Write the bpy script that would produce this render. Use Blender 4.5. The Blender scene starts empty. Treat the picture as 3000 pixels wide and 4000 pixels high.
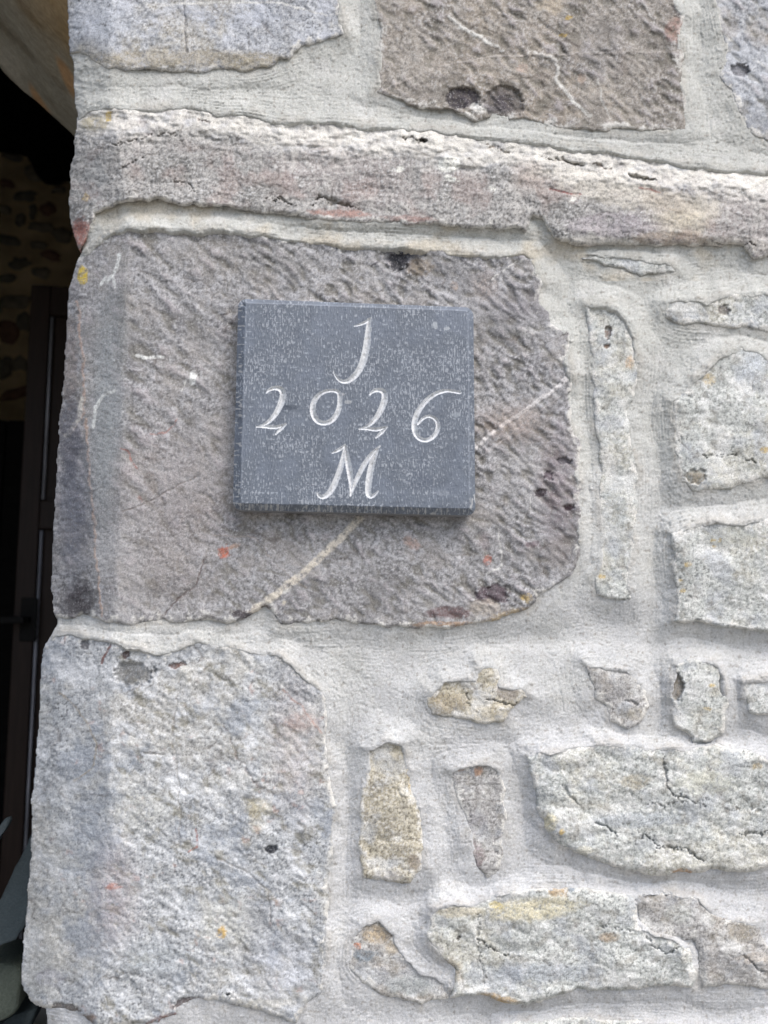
import bpy, math, random
import numpy as np
from mathutils import Vector

# ------------------------------------------------------------------ camera, light, exposure
SC = bpy.context.scene
COL = SC.collection
D = 0.66                                  # metres from the lens to the plane of the wall
CZ = 1.50
YAW, PITCH = math.radians(9.0), math.radians(6.5)
FPX = 3004.0                              # focal length in photo pixels
cd = bpy.data.cameras.new('camera'); cam = bpy.data.objects.new('camera', cd); COL.objects.link(cam)
cam.location = (0, -D, CZ)
cam.rotation_euler = (math.pi/2 + PITCH, 0, -YAW)
cd.sensor_fit = 'VERTICAL'; cd.sensor_height = 36.0; cd.sensor_width = 27.0
cd.lens = FPX/4000*36.0
cd.clip_start = 0.02; cd.clip_end = 400
cd.dof.use_dof = True; cd.dof.focus_distance = 0.68; cd.dof.aperture_fstop = 6.5
SC.camera = cam

SUN_EL, SUN_AZ = math.radians(56), math.radians(34)    # azimuth from the wall's outward normal towards the right
w = bpy.data.worlds.new('World'); SC.world = w; w.use_nodes = True
nt = w.node_tree; nt.nodes.clear()
sky = nt.nodes.new('ShaderNodeTexSky'); sky.sky_type = 'NISHITA'; sky.sun_disc = False
sky.sun_elevation = SUN_EL; sky.sun_rotation = math.radians(180) - SUN_AZ
sky.air_density = 1.0; sky.dust_density = 4.0; sky.ozone_density = 1.0
bg = nt.nodes.new('ShaderNodeBackground'); bg.inputs[1].default_value = 0.115
wo = nt.nodes.new('ShaderNodeOutputWorld')
nt.links.new(sky.outputs[0], bg.inputs[0]); nt.links.new(bg.outputs[0], wo.inputs[0])
sd = bpy.data.lights.new('sun', 'SUN'); sd.energy = 1.45; sd.angle = math.radians(52); sd.color = (1.0, 0.985, 0.965)
sun = bpy.data.objects.new('sun', sd); COL.objects.link(sun)
dirv = Vector((math.sin(SUN_AZ)*math.cos(SUN_EL), -math.cos(SUN_AZ)*math.cos(SUN_EL), math.sin(SUN_EL)))
sun.rotation_euler = dirv.to_track_quat('Z', 'Y').to_euler(); sun.location = (1, -2, 4)
SC.view_settings.view_transform = 'Standard'; SC.view_settings.look = 'None'
SC.view_settings.gamma = 1.0; SC.view_settings.use_curve_mapping = False
SC.view_settings.exposure = 0.84

# ------------------------------------------------------------------ helpers
R = np.array(cam.rotation_euler.to_matrix())
def world(px, py, y):
    """photo position (3000 x 4000) on the vertical plane at world y -> xyz arrays"""
    px = np.asarray(px, float); py = np.asarray(py, float); y = np.asarray(y, float)
    a = (px-1500)/FPX; b = (2000-py)/FPX
    dx = R[0, 0]*a + R[0, 1]*b - R[0, 2]
    dy = R[1, 0]*a + R[1, 1]*b - R[1, 2]
    dz = R[2, 0]*a + R[2, 1]*b - R[2, 2]
    t = (y + D)/dy
    return dx*t, y + 0*t, CZ + dz*t
def W(px, py, y): return tuple(float(v) for v in world(px, py, y))

def lin(c):
    c = np.asarray(c, float)/255.0
    return np.where(c <= 0.04045, c/12.92, ((c+0.055)/1.055)**2.4)

_rng = np.random.RandomState(7)
_PERM = _rng.permutation(512).astype(np.int32)
_G = _rng.rand(512)*2*np.pi
_GX, _GY = np.cos(_G).astype(np.float32), np.sin(_G).astype(np.float32)
def pn(x, y, seed=0):
    xi = np.floor(x).astype(np.int32); yi = np.floor(y).astype(np.int32)
    xf = (x-xi).astype(np.float32); yf = (y-yi).astype(np.float32)
    u = xf*xf*xf*(xf*(xf*6-15)+10); v = yf*yf*yf*(yf*(yf*6-15)+10)
    def g(ix, iy, fx, fy):
        h = _PERM[(_PERM[(ix+seed*37) & 511] + iy + seed*101) & 511]
        return _GX[h]*fx + _GY[h]*fy
    a = g(xi, yi, xf, yf); b = g(xi+1, yi, xf-1, yf)
    c = g(xi, yi+1, xf, yf-1); d = g(xi+1, yi+1, xf-1, yf-1)
    return ((a+(b-a)*u)*(1-v) + (c+(d-c)*u)*v)*1.5
def fbm(x, y, lam, octv=4, gain=0.5, seed=0):
    o = 0; a = 1.0; s = 0
    for k in range(octv):
        o = o + a*pn(x/lam+k*17.3, y/lam-k*9.1, seed+k*3); s += a; a *= gain; lam /= 2.03
    return o/s*1.5
def ridg(x, y, lam, octv=3, seed=0):
    o = 0; a = 1.0; s = 0
    for k in range(octv):
        o = o + a*(1-np.abs(pn(x/lam+k*5.3, y/lam+k*3.7, seed+k*5))*2); s += a; a *= 0.5; lam /= 2.1
    return o/s
def rot(x, y, deg):
    c, s = math.cos(math.radians(deg)), math.sin(math.radians(deg))
    return x*c+y*s, -x*s+y*c
def sstep(a, b, x):
    t = np.clip((x-a)/(b-a), 0, 1); return t*t*(3-2*t)
def seg_dist(x, y, pts, ws=None):
    """distance to a polyline minus local half width; returns (d, w)"""
    best = np.full(x.shape, 1e9); bw = np.zeros(x.shape)
    for i in range(len(pts)-1):
        ax, ay = pts[i][:2]; bx, by = pts[i+1][:2]
        ex, ey = bx-ax, by-ay
        t = np.clip(((x-ax)*ex+(y-ay)*ey)/(ex*ex+ey*ey+1e-9), 0, 1)
        d = np.hypot(x-ax-t*ex, y-ay-t*ey)
        if ws is not None:
            wl = (ws[i]+(ws[i+1]-ws[i])*t)/2
            m = (d-wl) < (best-bw)
            bw = np.where(m, wl, bw)
        else: m = d < best
        best = np.where(m, d, best)
    return best, bw
def poly_sdf(x, y, P):
    d, _ = seg_dist(x, y, list(P)+[P[0]])
    ins = np.zeros(x.shape, bool); n = len(P)
    for i in range(n):
        ax, ay = P[i]; bx, by = P[(i+1) % n]
        if ay == by: continue
        c = ((ay > y) != (by > y)) & (x < (bx-ax)*(y-ay)/(by-ay)+ax)
        ins ^= c
    return np.where(ins, -d, d)

def grid_mesh(name, X, Y, Z, keep, colr, mat, parent=None, flip=False):
    """X,Y,Z (H,W) arrays; keep (H-1,W-1) face mask; colr (H,W,3) linear"""
    H, Wd = X.shape
    idx = np.arange(H*Wd).reshape(H, Wd)
    q = np.stack([idx[1:, :-1][keep], idx[1:, 1:][keep], idx[:-1, 1:][keep], idx[:-1, :-1][keep]], 1)
    used, inv = np.unique(q.ravel(), return_inverse=True)
    co = np.stack([X.ravel()[used], Y.ravel()[used], Z.ravel()[used]], 1).astype(np.float32)
    me = bpy.data.meshes.new(name)
    nf = len(q)
    me.vertices.add(len(used)); me.vertices.foreach_set('co', co.ravel())
    me.loops.add(nf*4); me.loops.foreach_set('vertex_index', inv.astype(np.int32).ravel())
    me.polygons.add(nf)
    me.polygons.foreach_set('loop_start', np.arange(0, nf*4, 4, dtype=np.int32))
    me.polygons.foreach_set('loop_total', np.full(nf, 4, dtype=np.int32))
    me.polygons.foreach_set('use_smooth', np.ones(nf, dtype=bool))
    if colr is not None:
        at = me.color_attributes.new('Col', 'FLOAT_COLOR', 'POINT')
        c = np.ones((len(used), 4), np.float32); c[:, :3] = np.clip(colr.reshape(-1, 3)[used], 0.004, 0.9)
        at.data.foreach_set('color', c.ravel())
    me.update(); me.validate()
    me.materials.append(mat)
    o = bpy.data.objects.new(name, me); COL.objects.link(o)
    if parent: o.parent = parent
    return o
def poly_obj(name, verts, faces, mat, parent=None, smooth=False):
    me = bpy.data.meshes.new(name); me.from_pydata([tuple(v) for v in verts], [], faces); me.update()
    me.materials.append(mat)
    if smooth: me.polygons.foreach_set('use_smooth', [True]*len(me.polygons))
    o = bpy.data.objects.new(name, me); COL.objects.link(o)
    if parent: o.parent = parent
    return o
def box_data(a, b):
    (x0, y0, z0), (x1, y1, z1) = a, b
    v = [(x0,y0,z0),(x1,y0,z0),(x1,y1,z0),(x0,y1,z0),(x0,y0,z1),(x1,y0,z1),(x1,y1,z1),(x0,y1,z1)]
    f = [(0,3,2,1),(4,5,6,7),(0,1,5,4),(1,2,6,5),(2,3,7,6),(3,0,4,7)]
    return v, f
def boxes(name, lst, mat, parent=None, bevel=0):
    V, F = [], []
    for a, b in lst:
        v, f = box_data(a, b); n = len(V); V += v; F += [tuple(i+n for i in q) for q in f]
    o = poly_obj(name, V, F, mat, parent)
    if bevel:
        m = o.modifiers.new('bevel', 'BEVEL'); m.width = bevel; m.segments = 2
    return o
def empty(name, label, cat, loc=(0, 0, 0), group=None):
    o = bpy.data.objects.new(name, None); COL.objects.link(o); o.location = loc
    o['label'] = label; o['category'] = cat
    if group: o['group'] = group
    return o

# ------------------------------------------------------------------ materials
def rock_mat(name, s1=900, s2=420, lo=0.80, hi=1.22, bump=0.5, dist=0.0005, rough=0.92, speck=0.0, attr=True, base=(0.2,0.2,0.2), scl=1.0, spec=0.25):
    m = bpy.data.materials.new(name); m.use_nodes = True; n = m.node_tree; N = n.nodes; L = n.links
    b = N['Principled BSDF']; b.inputs['Roughness'].default_value = rough
    b.inputs['Specular IOR Level'].default_value = spec
    tc = N.new('ShaderNodeTexCoord')
    n1 = N.new('ShaderNodeTexNoise'); n1.inputs['Scale'].default_value = s1*scl; n1.inputs['Detail'].default_value = 3; n1.inputs['Roughness'].default_value = 0.65
    n2 = N.new('ShaderNodeTexNoise'); n2.inputs['Scale'].default_value = s2*scl; n2.inputs['Detail'].default_value = 5; n2.inputs['Roughness'].default_value = 0.7
    n3 = N.new('ShaderNodeTexNoise'); n3.inputs['Scale'].default_value = 45*scl; n3.inputs['Detail'].default_value = 6; n3.inputs['Roughness'].default_value = 0.6
    for q in (n1, n2, n3): L.new(tc.outputs['Object'], q.inputs['Vector'])
    r1 = N.new('ShaderNodeMapRange'); r1.inputs[1].default_value = 0.34; r1.inputs[2].default_value = 0.66; r1.inputs[3].default_value = lo; r1.inputs[4].default_value = hi
    L.new(n1.outputs[0], r1.inputs[0])
    r3 = N.new('ShaderNodeMapRange'); r3.inputs[1].default_value = 0.3; r3.inputs[2].default_value = 0.7; r3.inputs[3].default_value = 0.9; r3.inputs[4].default_value = 1.1
    L.new(n3.outputs[0], r3.inputs[0])
    mm = N.new('ShaderNodeMath'); mm.operation = 'MULTIPLY'; L.new(r1.outputs[0], mm.inputs[0]); L.new(r3.outputs[0], mm.inputs[1])
    vm = N.new('ShaderNodeVectorMath'); vm.operation = 'SCALE'
    if attr:
        at = N.new('ShaderNodeAttribute'); at.attribute_name = 'Col'; L.new(at.outputs['Color'], vm.inputs[0])
    else: vm.inputs[0].default_value = base
    L.new(mm.outputs[0], vm.inputs['Scale'])
    out = vm.outputs[0]
    if speck > 0:                                    # small dark and pale mineral grains
        vo = N.new('ShaderNodeTexNoise'); vo.inputs['Scale'].default_value = s1*0.62; vo.inputs['Detail'].default_value = 2
        L.new(tc.outputs['Object'], vo.inputs['Vector'])
        rr = N.new('ShaderNodeMapRange'); rr.inputs[1].default_value = 0.60; rr.inputs[2].default_value = 0.70; rr.inputs[3].default_value = 0; rr.inputs[4].default_value = speck
        L.new(vo.outputs[0], rr.inputs[0])
        mx = N.new('ShaderNodeMix'); mx.data_type = 'RGBA'; L.new(rr.outputs[0], mx.inputs[0]); L.new(out, mx.inputs[6]); mx.inputs[7].default_value = (0.55, 0.55, 0.56, 1)
        rq = N.new('ShaderNodeMapRange'); rq.inputs[1].default_value = 0.40; rq.inputs[2].default_value = 0.30; rq.inputs[3].default_value = 0; rq.inputs[4].default_value = speck
        L.new(vo.outputs[0], rq.inputs[0])
        my = N.new('ShaderNodeMix'); my.data_type = 'RGBA'; L.new(rq.outputs[0], my.inputs[0]); L.new(mx.outputs[2], my.inputs[6]); my.inputs[7].default_value = (0.06, 0.055, 0.06, 1)
        out = my.outputs[2]
    L.new(out, b.inputs['Base Color'])
    bp = N.new('ShaderNodeBump'); bp.inputs['Strength'].default_value = bump; bp.inputs['Distance'].default_value = dist/scl
    ad = N.new('ShaderNodeMath'); ad.operation = 'ADD'; L.new(n1.outputs[0], ad.inputs[0]); L.new(n2.outputs[0], ad.inputs[1])
    L.new(ad.outputs[0], bp.inputs['Height']); L.new(bp.outputs[0], b.inputs['Normal'])
    return m
def plain_mat(name, col, rough=0.8, spec=0.3, metal=0.0, grain=(1, 1, 8), gs=12, var=0.25):
    m = bpy.data.materials.new(name); m.use_nodes = True; n = m.node_tree; N = n.nodes; L = n.links
    b = N['Principled BSDF']; b.inputs['Roughness'].default_value = rough; b.inputs['Metallic'].default_value = metal
    b.inputs['Specular IOR Level'].default_value = spec
    tc = N.new('ShaderNodeTexCoord'); mp = N.new('ShaderNodeMapping'); mp.inputs['Scale'].default_value = grain
    no = N.new('ShaderNodeTexNoise'); no.inputs['Scale'].default_value = gs; no.inputs['Detail'].default_value = 6
    L.new(tc.outputs['Object'], mp.inputs[0]); L.new(mp.outputs[0], no.inputs['Vector'])
    r = N.new('ShaderNodeMapRange'); r.inputs[1].default_value = 0.3; r.inputs[2].default_value = 0.7; r.inputs[3].default_value = 1-var; r.inputs[4].default_value = 1+var
    L.new(no.outputs[0], r.inputs[0])
    v = N.new('ShaderNodeVectorMath'); v.operation = 'SCALE'; v.inputs[0].default_value = col; L.new(r.outputs[0], v.inputs['Scale'])
    L.new(v.outputs[0], b.inputs['Base Color'])
    bp = N.new('ShaderNodeBump'); bp.inputs['Strength'].default_value = 0.3; bp.inputs['Distance'].default_value = 0.002
    L.new(no.outputs[0], bp.inputs['Height']); L.new(bp.outputs[0], b.inputs['Normal'])
    return m
M_DRESS = rock_mat('dressed_stone', speck=0.36, lo=0.78, hi=1.20, bump=0.55)
M_RUBBLE = rock_mat('rubble_stone', speck=0.42, lo=0.74, hi=1.25, bump=0.6, s2=350)
M_MORTAR = rock_mat('lime_mortar', s1=1100, s2=600, speck=0.10, lo=0.82, hi=1.14, bump=0.75, dist=0.0005)
M_PLAQUE = rock_mat('bluestone', s1=1400, s2=700, lo=0.88, hi=1.12, bump=0.25, dist=0.0002, rough=0.62, spec=0.4)
M_CUT = rock_mat('freshly_cut_bluestone', s1=1300, s2=700, lo=0.9, hi=1.1, bump=0.3, dist=0.0003, rough=0.8)
M_ARCH = rock_mat('arch_stone', s1=150, s2=60, lo=0.85, hi=1.15, bump=0.5, dist=0.002)
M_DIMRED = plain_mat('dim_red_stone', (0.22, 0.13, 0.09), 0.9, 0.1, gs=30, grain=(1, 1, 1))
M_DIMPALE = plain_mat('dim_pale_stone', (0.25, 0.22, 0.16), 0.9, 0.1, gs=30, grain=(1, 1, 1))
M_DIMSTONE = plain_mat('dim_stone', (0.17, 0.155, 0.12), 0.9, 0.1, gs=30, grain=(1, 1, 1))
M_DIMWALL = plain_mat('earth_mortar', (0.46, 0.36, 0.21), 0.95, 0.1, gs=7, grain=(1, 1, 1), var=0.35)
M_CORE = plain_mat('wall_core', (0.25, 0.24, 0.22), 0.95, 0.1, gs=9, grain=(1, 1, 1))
M_DARK = plain_mat('dark_wood', (0.022, 0.013, 0.010), 0.55, 0.25, grain=(9, 9, 1))
M_BEAM = plain_mat('near_black', (0.008, 0.008, 0.008), 0.8, 0.1)  # near-black shared by the beam, the ceiling and the added screen
M_BEAD = plain_mat('highlight_moulding', (0.30, 0.31, 0.35), 0.4, 0.6, grain=(9, 9, 1), var=0.4)  # pale tone stands in for the highlight along the bead
M_IRON = plain_mat('iron', (0.006, 0.006, 0.006), 0.7, 0.2, gs=60, grain=(1, 1, 1))
M_SLATE = rock_mat('slate', s1=420, s2=90, lo=0.88, hi=1.14, bump=0.5, dist=0.0012, rough=0.7, attr=False, base=(0.045, 0.06, 0.066))
M_SLATE2 = rock_mat('green_slate', s1=420, s2=60, lo=0.85, hi=1.14, bump=0.7, dist=0.002, rough=0.75, attr=False, base=(0.085, 0.10, 0.08))
M_GROUND = plain_mat('gravel_ground', (0.26, 0.25, 0.23), 0.95, 0.1, gs=25, grain=(1, 1, 1))
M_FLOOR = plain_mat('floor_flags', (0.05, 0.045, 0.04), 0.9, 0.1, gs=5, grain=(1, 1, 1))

# ------------------------------------------------------------------ the grid the wall is laid out on
STEP = 4.0
cx = np.concatenate([np.arange(-20, 3060, STEP), np.arange(3060, 4700, 20)])
cy = np.concatenate([np.arange(-1300, -40, 20), np.arange(-40, 4048, STEP), np.arange(4048, 5400, 20)])
PX, PY = np.meshgrid(cx, cy)
GH, GW = PX.shape
def interp(pts, y):
    a = sorted(pts, key=lambda p: p[1]); return np.interp(y, [p[1] for p in a], [p[0] for p in a])
# outline of the corner against the doorway (whole wall), the front/chamfer arris and the chamfer/reveal arris
E1 = interp([(425, -400), (430, 0), (430, 400), (470, 600), (500, 900), (482, 1400), (472, 1900), (450, 2400), (425, 3000), (405, 3500), (385, 4000), (360, 4600)], PY)
E2 = interp([(300, -400), (310, 0), (320, 400), (330, 600), (330, 900), (305, 1200), (322, 1500), (340, 1750), (360, 1900), (372, 2100), (392, 2400), (300, 2520), (240, 2700), (210, 3100), (185, 3500), (170, 4000), (150, 4600)], PY)
wobx = fbm(PX, PY, 210, 3, seed=3)
a1 = np.clip(E1 + wobx*5 - PX, 0, None); a2 = np.clip(E2 + wobx*7 - PX, 0, None)
a12 = np.clip(a1-a2, 0, None)
PXM = 0.00022
BASE = -(a12*PXM*0.55 + a2*PXM*1.25)
BASE = BASE - 0.0 
LICW = _rng.rand(GH, GW).astype(np.float32)

def stone_warp(a=11, b=3.2):
    wx = fbm(PX, PY, 90, 2, seed=11)*a + fbm(PX, PY, 24, 2, seed=12)*b
    wy = fbm(PX, PY, 90, 2, seed=13)*a + fbm(PX, PY, 24, 2, seed=14)*b
    return wx, wy
WX, WY = stone_warp()
NA = fbm(PX, PY, 520, 3, seed=21)          # broad blotches
NB = fbm(PX, PY, 150, 4, seed=22)          # middling blotches
NC = fbm(PX, PY, 42, 4, 0.6, seed=23)      # small mottling
ND = fbm(PX, PY, 15, 2, 0.7, seed=24)      # grain
NE = fbm(PX, PY, 60, 4, 0.6, seed=25)
E1 = E1 + NC*9 + NB*7; E2 = E2 + NC*8
NG = pn(PX/8.5, PY/8.5, 27)*1.3 + (_rng.rand(GH, GW)-.5)*.5
NF = fbm(PX, PY, 230, 4, 0.55, seed=26)
# chisel tooling: slanting elongated pits
tx, ty = rot(PX+WX*.7, PY+WY*.7, 37)
tw = ty + 9*pn(tx/130, ty/130, 34)
TOOL = np.where(pn(tx/58, tw/24, 31) < 0, 1.3, .9)*pn(tx/58, tw/24, 31) + 0.14*pn(tx/30+4, tw/15, 32) + 0.25*pn(tx/150, ty/74, 33)
tw2 = ty + 14*pn(tx/160, ty/160, 35)
TOOL = TOOL + (1.15*pn(tx/120, tw2/40, 36) + .3*pn(tx/50, tw2/22, 37) - TOOL)*sstep(1000, 650, PX + .2*(PY-1500))
TOOL = TOOL*np.clip(0.95+0.8*NB, .35, 1.5)
# bedding: long nearly level splits
bx, by = rot(PX, PY + NF*26, 5)
BED = 1-np.abs(pn(bx/240, by/26, 41))*2.2; BED2 = 1-np.abs(pn(bx/110, by/12, 42))*2.0
BEDF = pn(bx/300, by/40, 43) + 0.5*pn(bx/120, by/17, 44)
# riven chunks for rubble
rx_, ry_ = rot(PX, PY, 12)
CH = ridg(rx_/1.5 + WX*2, ry_ + WY*2, 120, 4, seed=51)
FR = np.abs(pn(rx_/260+NB*.3, ry_/95, 52)) + 0.6*np.abs(pn(rx_/90, ry_/45, 53))
CR = np.maximum(0, (1-np.abs(pn(PX/150+NB*.25, PY/120+NB*.3, 55))*14))     # fine crack lines

def paint(c, col, m):
    return c + (lin(col)-c)*np.clip(m, 0, 1)[..., None]

STONES = []
def stone(pts, kind, H, pal, edge=14, sil=None, label=None, tilt=(0, 0), feats=(), crust=1.0, rough=1.0):
    if kind != 'rub': edge += 7
    STONES.append(dict(pts=pts, kind=kind, H=H, pal=pal, edge=edge, sil=sil, label=label, tilt=tilt, feats=feats, crust=crust, rough=rough))

# palettes: base, second, third, accent (sRGB of the stone itself)
P_BLUE = [(166,170,178), (140,142,146), (168,162,148), (198,201,206)]
P_BROWN = [(146,141,136), (125,121,119), (158,149,138), (174,171,168)]
P_PALE = [(172,175,180), (190,190,188), (152,149,148), (206,206,204)]
P_PURP = [(144,144,147), (122,122,127), (149,146,144), (179,180,186)]
P_LEDGE = [(158,157,157), (139,139,139), (164,157,157), (190,188,186)]
P_LOW = [(170,174,180), (147,151,156), (175,173,168), (200,203,206)]
P_RUB = [(182,186,185), (160,164,163), (190,187,175), (210,212,210)]
P_TAN = [(178,172,156), (152,147,136), (190,183,166), (202,197,184)]
P_TANB = [(150,138,114), (122,110,90), (168,158,134), (184,175,154)]
P_GREY = [(164,163,163), (138,137,138), (172,166,158), (188,187,187)]

V = lambda pts, wd, col, s=0.9, dh=0.0, nz=1.0: ('v', pts, wd, col, s, dh, nz)
B = lambda x, y, rx, ry, col, s=0.9, dh=0.0, ang=0, nz=1.0: ('b', x, y, rx, ry, ang, col, s, dh, nz)
WHITE = (206,206,202); RED = (164,122,110); OCH = (186,160,96); YEL = (190,160,62); BLK = (62,58,64); ORG = (190,92,52)
CRK = lambda pts, wd=5, s=0.75, dh=-0.0022: ('v', pts, wd, (70,66,60), s, dh, 0.6)

# --- 1 top left
stone([(230,-380),(1180,-400),(1290,-250),(1325,0),(1338,70),(1342,130),(1290,152),(1180,182),(1120,232),(1088,228),(1060,262),(980,274),(900,272),(760,285),(620,277),(480,274),(420,266),(370,242),(312,208),(268,204),(200,190),(200,-380)],
      'riven', 0.0035, P_BLUE, 16, sil=[(258,-400),(262,0),(266,120),(270,205)], label='pale blue-grey corner stone at the top left of the wall',
      feats=[B(700,230,420,40,(150,140,116),.6), B(1000,250,120,40,(150,142,120),.6), B(350,200,90,60,(128,124,112),.5),V([(715,0),(722,120),(735,200)],5,(100,100,104),.6,-.001),
             B(420,90,170,90,(184,190,200),.55), B(900,60,320,60,(168,174,186),.5), V([(640,20),(900,8),(1100,14),(1290,60)],7,WHITE,.7)])
# --- 2 top middle
stone([(1480,-330),(2560,-340),(2620,-60),(2640,0),(2668,60),(2655,110),(2662,300),(2684,400),(2676,508),(2560,508),(2480,510),(2350,512),(2180,494),(2040,466),(1900,464),(1850,470),(1760,430),(1690,432),(1600,408),(1520,384),(1462,362),(1478,250),(1484,150),(1462,20),(1440,-300)],
      'tool', 0.004, P_BROWN, 14, label='brownish tooled stone at the top with white veins and two black scars',
      feats=[V([(1760,70),(1800,110),(1880,150),(1960,200)],13,WHITE,.85,.0006), V([(2070,205),(2160,222),(2185,260),(2175,310),(2215,370),(2300,455)],12,WHITE,.8,.0006),
             V([(1500,355),(1700,262),(1900,222),(2200,212),(2450,204),(2660,198)],6,(176,170,164),.75,.0003), V([(2330,290),(2350,400),(2380,460)],5,WHITE,.6), V([(2520,20),(2560,90)],5,WHITE,.6), V([(2500,370),(2540,460)],5,(170,170,170),.5),
             B(1808,382,72,44,BLK,.92,-.003,0,.5), B(1965,402,76,62,BLK,.92,-.003,0,.5), B(1870,415,34,20,WHITE,.9),
             B(2150,20,60,34,(170,160,144),.8), B(2040,268,26,18,(184,164,152),.7), B(2268,308,18,20,(184,164,148),.7), B(2230,70,20,8,YEL,.6), B(2205,140,22,8,YEL,.6), B(2640,110,40,50,(150,110,100),.5), B(2650,30,24,40,BLK,.6,-.001),
             B(2350,200,120,120,(120,120,124),.35)])
# --- 3 top right
stone([(2780,-260),(3500,-300),(3560,540),(3200,620),(3050,580),(3000,548),(2955,540),(2908,505),(2888,435),(2850,352),(2802,300),(2838,178),(2802,82),(2786,0)],
      'tool', 0.003, P_BLUE, 16, label='pale bluish stone at the top right corner', feats=[B(2885,270,34,24,BLK,.7,-.003), B(2960,100,60,50,(150,146,136),.4), V([(2960,240),(3000,270)],6,WHITE,.6)])
# --- 4 long ledge
stone([(200,470),(300,462),(340,425),(420,413),(560,420),(720,404),(860,434),(1000,440),(1090,468),(1300,468),(1480,486),(1600,492),(1750,505),(1900,530),(2100,550),(2300,580),(2500,602),(2750,642),(3000,664),(3300,700),(3420,860),(3300,1010),(3000,1005),(2950,1012),(2900,962),(2700,965),(2500,952),(2250,962),(2160,935),(2120,860),(2085,842),(2060,905),(1900,892),(1700,882),(1500,872),(1350,866),(1200,852),(1050,838),(880,812),(700,802),(560,778),(450,802),(372,842),(352,900),(330,965),(312,1000),(200,1000)],
      'bed', 0.010, P_LEDGE, 20, sil=[(320,400),(302,460),(290,545),(282,620),(271,700),(268,800),(270,850),(280,900),(300,960),(318,1000)],
      label='long sloping ledge stone with whitish split top above the plaque stone',
      feats=[B(320,925,50,75,(140,84,72),.85,0,0,1.2), B(1330,832,130,15,(156,108,94),.6,0,4), B(1600,856,120,12,(150,108,100),.5,0,3), V([(1215,785),(1260,765),(1330,790),(1400,830)],16,(96,82,60),.85,-.006),
             V([(1050,790),(1100,780),(1150,805)],14,(104,90,66),.8,-.005), V([(660,700),(720,715),(765,740)],6,(96,80,64),.8,-.003), V([(475,655),(530,622),(580,618)],6,(90,80,66),.8,-.003),
             V([(440,556),(540,548),(600,528),(700,524)],7,(92,80,64),.8,-.004), V([(780,474),(840,480)],12,(120,62,48),.8,-.003), V([(1590,545),(1650,552)],16,(110,78,50),.85,-.006), B(1652,550,11,7,(14,12,12),.95,-.006),
             V([(1870,570),(1960,590),(2000,588)],9,(150,112,70),.7,-.003), V([(2130,615),(2200,625),(2270,645)],14,(98,82,56),.85,-.006), V([(2310,640),(2380,655)],10,(130,92,66),.7,-.004), V([(2460,680),(2520,700),(2560,708)],17,(74,66,44),.9,-.008),
             B(1755,640,44,32,(226,227,220),1,.0006,0,.6), B(1765,700,30,11,(226,227,220),1,.0006,20), B(1925,735,15,9,(226,227,220),1), B(2240,782,14,9,(226,227,220),1), B(1565,662,14,12,(226,227,220),1), B(2075,690,80,72,(176,164,156),.75), B(2670,850,130,70,(198,190,172),.9,.0006,-8,.8), B(2600,790,110,40,(126,104,80),.7,0,10),
             B(2500,770,330,50,(206,201,190),.7,0,7), B(2300,700,240,40,(210,206,196),.6,0,8), B(2850,960,200,40,(190,186,178),.6), B(2300,950,200,26,(192,189,182),.7), B(2400,880,200,50,(158,150,158),.5), B(2620,930,160,30,(160,140,120),.5), V([(2060,770),(2090,820),(2120,860),(2150,930)],8,(92,80,72),.7,-.002), V([(2150,740),(2220,760),(2270,762)],7,(132,70,66),.7,-.001), V([(2500,735),(2580,750)],7,(132,76,66),.7), V([(2800,950),(2880,970),(2930,955),(2985,955)],9,(84,70,56),.85,-.005),
             B(425,455,14,24,YEL,.85), B(335,770,10,16,YEL,.6), B(370,480,60,35,(140,132,104),.7), B(2660,650,60,20,(150,156,164),.6), B(370,700,50,100,(140,146,150),.4)])
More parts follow.
